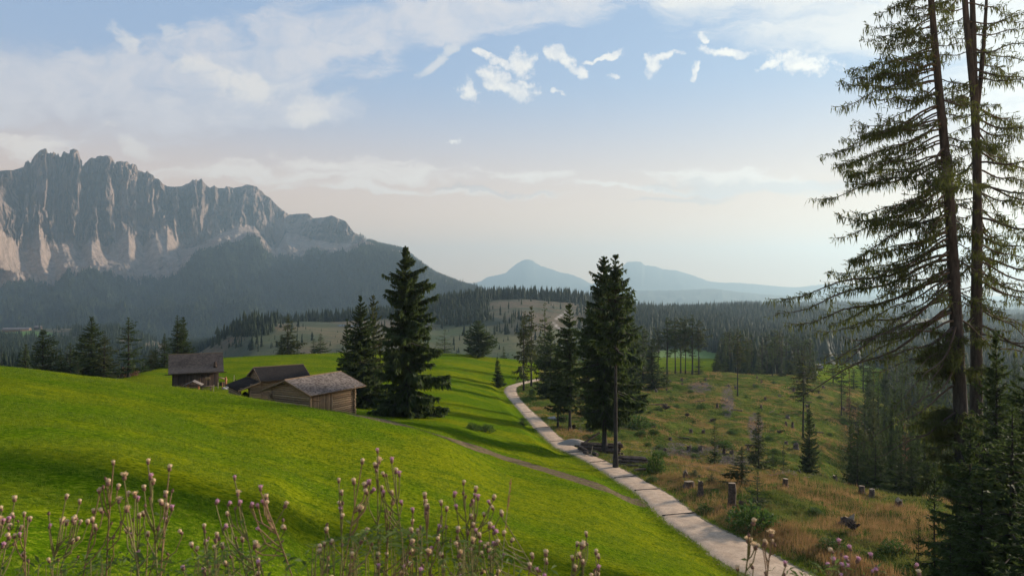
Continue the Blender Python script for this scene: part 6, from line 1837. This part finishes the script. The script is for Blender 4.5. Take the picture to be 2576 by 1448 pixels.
def head_mesh(kind, seed):
    rng = np.random.default_rng(seed); mb = MB()
    s = {'bud': .8, 'pink': 1, 'cream': 1.05, 'open': 1.1}[kind]
    z = np.array([0, .003, .008, .014, .019, .022]) * s; r = np.array([.002, .0065, .0088, .0082, .0062, .0055]) * s
    mb.tube([[0, 0, a] for a in z], r, 8, 0)
    V0_ = np.concatenate(mb.V); n = {'bud': 10, 'pink': 46, 'cream': 60, 'open': 90}[kind]
    sp = {'bud': .25, 'pink': .62, 'cream': .55, 'open': 1.0}[kind]; ln = {'bud': .008, 'pink': .0165, 'cream': .017, 'open': .022}[kind]
    D = np.stack([rng.normal(0, sp, n), rng.normal(0, sp, n), np.ones(n)], 1); P = np.stack([rng.normal(0, .002, n), rng.normal(0, .002, n), np.full(n, .019 * s)], 1)
    V1, F1 = blades(P, D, ln * rng.uniform(.75, 1.1, n), np.full(n, .0046), rng)
    # rounded tuft
    b = {'bud': .004, 'pink': .0092, 'cream': .0105, 'open': .008}[kind]
    m2 = MB(); t = np.linspace(0, 1, 6); m2.tube([[0, 0, .018 * s + a * b * 1.5] for a in t], b * np.sqrt(np.clip(1 - (t - .45) ** 2 / .31, .02, 1)), 9)
    mi = []; fs = []
    Va = [V0_, V1, np.concatenate(m2.V)]; o1 = len(V0_); o2 = o1 + len(V1)
    t3 = [np.concatenate(mb.F[3]), np.concatenate(m2.F[3]) + o2]; q4 = [np.concatenate(mb.F[4]), F1 + o1, np.concatenate(m2.F[4]) + o2]
    mi = [0] * len(t3[0]) + [1] * len(t3[1]) + [0] * len(q4[0]) + [1] * (len(q4[1]) + len(q4[2]))
    return mesh_np('flower_head', np.concatenate(Va), [np.concatenate(t3), np.concatenate(q4)], [M_BULB, {'bud': M_BULB, 'pink': M_PINK, 'cream': M_CREAM, 'open': M_CREAM}[kind]], mi, True)


def build_thistles():
    rng = np.random.default_rng(91)
    HM = {k: [head_mesh(k, s) for s in (1, 2)] for k in ('bud', 'pink', 'cream', 'open')}
    T = [  # u_top, v_top, depth, heads, half width, pink share, label
        (36, 1262, 2.7, 9, 26, .35, 'thistle at the left edge with cream and pink heads'), (60, 1300, 2.6, 6, 22, .4, 'small thistle just right of the left edge'), (4, 1285, 2.5, 7, 18, .4, 'thistle cut by the left edge of the picture'),
        (165, 1256, 2.7, 11, 34, .35, 'thistle with a tight dark cluster left of the tall cream one'), (200, 1268, 2.8, 7, 20, .1, 'leaning thistle right of the tight dark cluster'), (285, 1170, 2.6, 9, 30, .05, 'tall thistle carrying a single cream head above brown ones'),
        (312, 1208, 2.5, 5, 22, .0, 'thistle with the fluffiest open seed head'), (372, 1168, 2.6, 10, 36, .1, 'tallest left thistle with a bunch of cream puffs'), (425, 1185, 2.7, 5, 18, .5, 'thin thistle leaning right with two dark heads'),
        (345, 1262, 2.6, 7, 26, .5, 'middle height thistle under the cream puffs'), (432, 1285, 2.7, 5, 22, .4, 'short thistle with a pale head, right of the cream bunch'), (250, 1242, 2.6, 6, 20, .1, 'thistle with dark bushy heads left of the tall cream one'),
        (590, 1208, 2.5, 8, 26, .4, 'tall straight thistle alone in the left centre'), (655, 1235, 2.5, 9, 24, .45, 'reddish stemmed thistle next to the straight one'), (715, 1278, 2.6, 4, 12, .0, 'slim thistle with one cream head right of the reddish stem'),
        (572, 1298, 2.6, 6, 22, .1, 'short thistle at the foot of the straight one'), (512, 1330, 2.6, 10, 30, .2, 'low bunch of cream heads before the straight thistle'), (545, 1352, 2.4, 10, 34, .15, 'low leafy thistle with many brown buds'), (640, 1378, 2.4, 8, 34, .3, 'low thistle beneath the reddish stem'),
        (852, 1215, 2.7, 8, 26, .5, 'thistle with pink heads left of the tallest thistle'), (910, 1168, 2.6, 9, 26, .6, 'pink and cream thistle shoulder to shoulder with the tallest one'), (950, 1140, 2.6, 7, 20, .1, 'tallest thistle in the middle, single cream head on top'),
        (985, 1165, 2.6, 10, 30, .55, 'broad thistle right of the tallest one with a fan of heads'), (988, 1246, 2.6, 10, 28, .4, 'thistle with pink tufts below the broad fan'), (1068, 1254, 2.5, 9, 26, .3, 'thistle with three cream heads in the centre'),
        (1038, 1290, 2.6, 7, 18, .5, 'small dark thistle left of the three cream heads'), (1110, 1272, 2.6, 8, 20, .2, 'thin dark thistle between the two central cream ones'), (1165, 1220, 2.6, 10, 26, .5, 'tall thistle right of centre with a pink crown'), (1195, 1238, 2.6, 10, 28, .5, 'thistle fanning to the right of the pink crown'),
        (1240, 1258, 2.7, 8, 22, .3, 'rightmost tall thistle of the main clump'), (1262, 1300, 2.6, 9, 28, .5, 'thistle in front of the seeding grass stalk'), (1230, 1330, 2.5, 9, 26, .3, 'low thistle under the main clump, right side'), (1035, 1375, 2.4, 10, 36, .4, 'low cluster of brown and pink buds at bottom centre'),
        (1075, 1395, 2.3, 10, 30, .5, 'bottom centre thistle touching the picture edge'), (905, 1368, 2.4, 8, 34, .2, 'low thistle in the leafy tangle left of centre'), (820, 1340, 2.5, 9, 30, .1, 'low thistle with cream buds left of the leafy tangle'), (1150, 1340, 2.4, 10, 32, .3, 'low bud-laden thistle right of bottom centre'),
        (1340, 1405, 2.5, 8, 26, .4, 'small thistle low right of the main clump'), (1372, 1400, 2.5, 8, 22, .5, 'small thistle with a pink head near the bottom'), (1475, 1350, 2.5, 11, 30, .1, 'lone thistle of cream heads before the meadow'), (1450, 1375, 2.5, 6, 16, .0, 'short thistle left beside the lone cream one'), (1498, 1395, 2.4, 7, 26, .4, 'short thistle right beside the lone cream one'),
        (1893, 1322, 2.4, 9, 26, .0, 'thistle with cream heads over the pale path'), (1940, 1352, 2.4, 9, 24, .0, 'dark headed thistle over the right edge of the path'), (1975, 1425, 2.4, 6, 22, .5, 'tiny thistle top at the bottom by the path'), (2110, 1370, 2.5, 10, 34, .95, 'bright pink thistle on the lower right'), (2140, 1385, 2.5, 6, 20, .9, 'pink thistle right behind the bright pink one'),
        (2190, 1405, 2.5, 6, 24, .9, 'small pink thistle near the lower right spruces'), (2085, 1428, 2.4, 5, 18, .8, 'lowest pink thistle head at the bottom right'), (2300, 1428, 2.5, 4, 18, .3, 'brown thistle top in the dark lower right corner')]
    for (ut, vt, y, nh, hw, pk, lab) in T:
        px = y / FQ; X0 = (ut - U0) * px; zt = (V0 - vt) * px
        bx = X0 + rng.normal(0, .16) - .12 * np.sign(rng.random() - .5) * rng.random(); gz = float(hgt(np.array([bx]), np.array([y]))[0])
        e = empty('thistle', (bx, y, gz), 0, None, lab, 'thistle')
        Hh = zt - gz; tp = np.array([X0 - bx, 0, Hh])
        mb = MB(); q = np.linspace(0, 1, 10); wob = rng.normal(0, .045)
        def main(t): return np.array([tp[0] * t ** 1.4 + wob * math.sin(t * 3.14159), .03 * math.sin(t * 3.14159) * math.sin(ut), Hh * t])
        mb.tube([main(t) for t in q], .0050 * (1 - q * .6), 6, caps=False)
        leaf = []
        for i in range(nh):
            if i == 0: hp = tp.copy(); t0 = .93
            else:
                du = rng.normal(0, 1) * hw * .75; dv = abs(rng.normal(0, 1)) * 30 + abs(du) * .9 + rng.uniform(0, 26)
                if i > nh * .6: dv += rng.uniform(20, 100)
                hp = tp + np.array([du * px, rng.normal(0, .03), -dv * px]); t0 = max(.35, hp[2] / Hh - rng.uniform(.03, .09) - abs(du) * px * 1.0)
            p0 = main(t0); m_ = p0 * .45 + hp * .55 + np.array([(hp[0] - p0[0]) * .22, 0, -.01])
            if i: mb.tube([p0, p0 * .75 + m_ * .25 + np.array([(hp[0] - p0[0]) * .06, 0, 0]), m_, hp], [.0028, .0025, .0022, .0019], 5, caps=False)
            k = 'bud' if rng.random() < .30 and i else ('pink' if rng.random() < pk else ('open' if rng.random() < (.10 if 'fluffiest' not in lab else .7) else 'cream'))
            d = unit(hp - p0 + np.array([0, 0, .06])); sc = rng.uniform(.75, 1.05)
            o = ob('flower_head', HM[k][rng.integers(0, 2)], e, tuple(hp), 0, sc * .8)
            o.rotation_euler = (-d[1] * .9 + rng.normal(0, .12), d[0] * 1.1 + rng.normal(0, .12), rng.uniform(0, 6))
            if rng.random() < .5: leaf.append((p0, hp))
        # narrow curled leaves
        n = 26; tt = rng.uniform(.25, .9, n); P = np.array([main(t) for t in tt]); D = np.stack([rng.normal(0, 1, n), rng.normal(0, 1, n), rng.uniform(-.4, .7, n)], 1)
        V, F = blades(P, D, rng.uniform(.03, .10, n) * (1.25 - tt), rng.uniform(.008, .02, n), rng, sag=.3)
        ob('stem', mb.mesh('stem', [M_STEMR if rng.random() < .4 else M_STEM], True), e)
        ob('leaves', mesh_np('leaves', V, [F], [M_THLEAF]), e)
    # seeding grass stalk
    y = 2.7; px = y / FQ; mb = MB(); x0 = (1240 - U0) * px; g = float(hgt(np.array([x0]), np.array([y]))[0]); x1 = (1284 - U0) * px; z1 = (V0 - 1206) * px
    e = empty('grass_stalk', (x0, y, g), 0, None, 'single tan grass stalk with narrow seed head right of the thistles', 'grass stalk')
    t = np.linspace(0, 1, 9); mb.tube([[(x1 - x0) * a ** 2.2, 0, (z1 - g) * a] for a in t], .0022 * (1.1 - t * .6), 5); ob('stem', mb.mesh('stem', [M_PALE]), e)
    n = 60; tt = rng.uniform(.84, .995, n); P = np.stack([(x1 - x0) * tt ** 2.2, 0 * tt, (z1 - g) * tt], 1); V, F = blades(P, np.stack([rng.normal(.35, .25, n), rng.normal(0, .25, n), np.ones(n)], 1), np.full(n, .018), np.full(n, .004), rng)
    ob('seed_head', mesh_np('seed_head', V, [F], [M_TAN]), e)
    # leafy tangle below
    n = 1800; u = np.concatenate([rng.normal(250, 160, 400), rng.normal(560, 70, 300), rng.normal(960, 130, 720), rng.normal(1200, 80, 260), rng.normal(2100, 90, 120)]); y = rng.uniform(2.2, 3.0, n)
    lim = np.interp(u, [0, 120, 300, 450, 560, 700, 800, 950, 1100, 1250, 1350, 1420, 1480, 2000, 2100, 2250], [1440, 1420, 1395, 1425, 1375, 1420, 1375, 1330, 1350, 1385, 1425, 1445, 1420, 1440, 1420, 1440])
    v = lim + rng.exponential(60, n) - 8; x = (u - U0) / FQ * y; z = (V0 - v) / FQ * y; P = np.stack([x, y, z], 1)
    V, F = blades(P, np.stack([rng.normal(0, 1, n), rng.normal(0, 1, n), rng.uniform(-.3, 1, n)], 1), rng.uniform(.015, .055, n), rng.uniform(.004, .012, n), rng, sag=.2)
    W = MB()
    for k in range(190):
        p = P[rng.integers(0, n)]; g = -1.95; W.tube([[p[0] + rng.normal(0, .08), p[1], g], [p[0] + rng.normal(0, .03), p[1], (g + p[2]) / 2], p], [.003, .0026, .0015], 4, caps=False)
    Wv = np.concatenate(W.V); F4 = np.concatenate(W.F[4]) + len(V)
    me = mesh_np('weeds', np.concatenate([V, Wv]), [np.concatenate([F, F4])], [M_THLEAF, M_STEM], [0] * len(F) + [1] * len(F4))
    tag(ob('weeds', me), 'leafy green weeds tangled under the foreground thistles', kind='stuff')


build_barns()
far_huts()
build_clearing()
build_grass()
build_thistles()
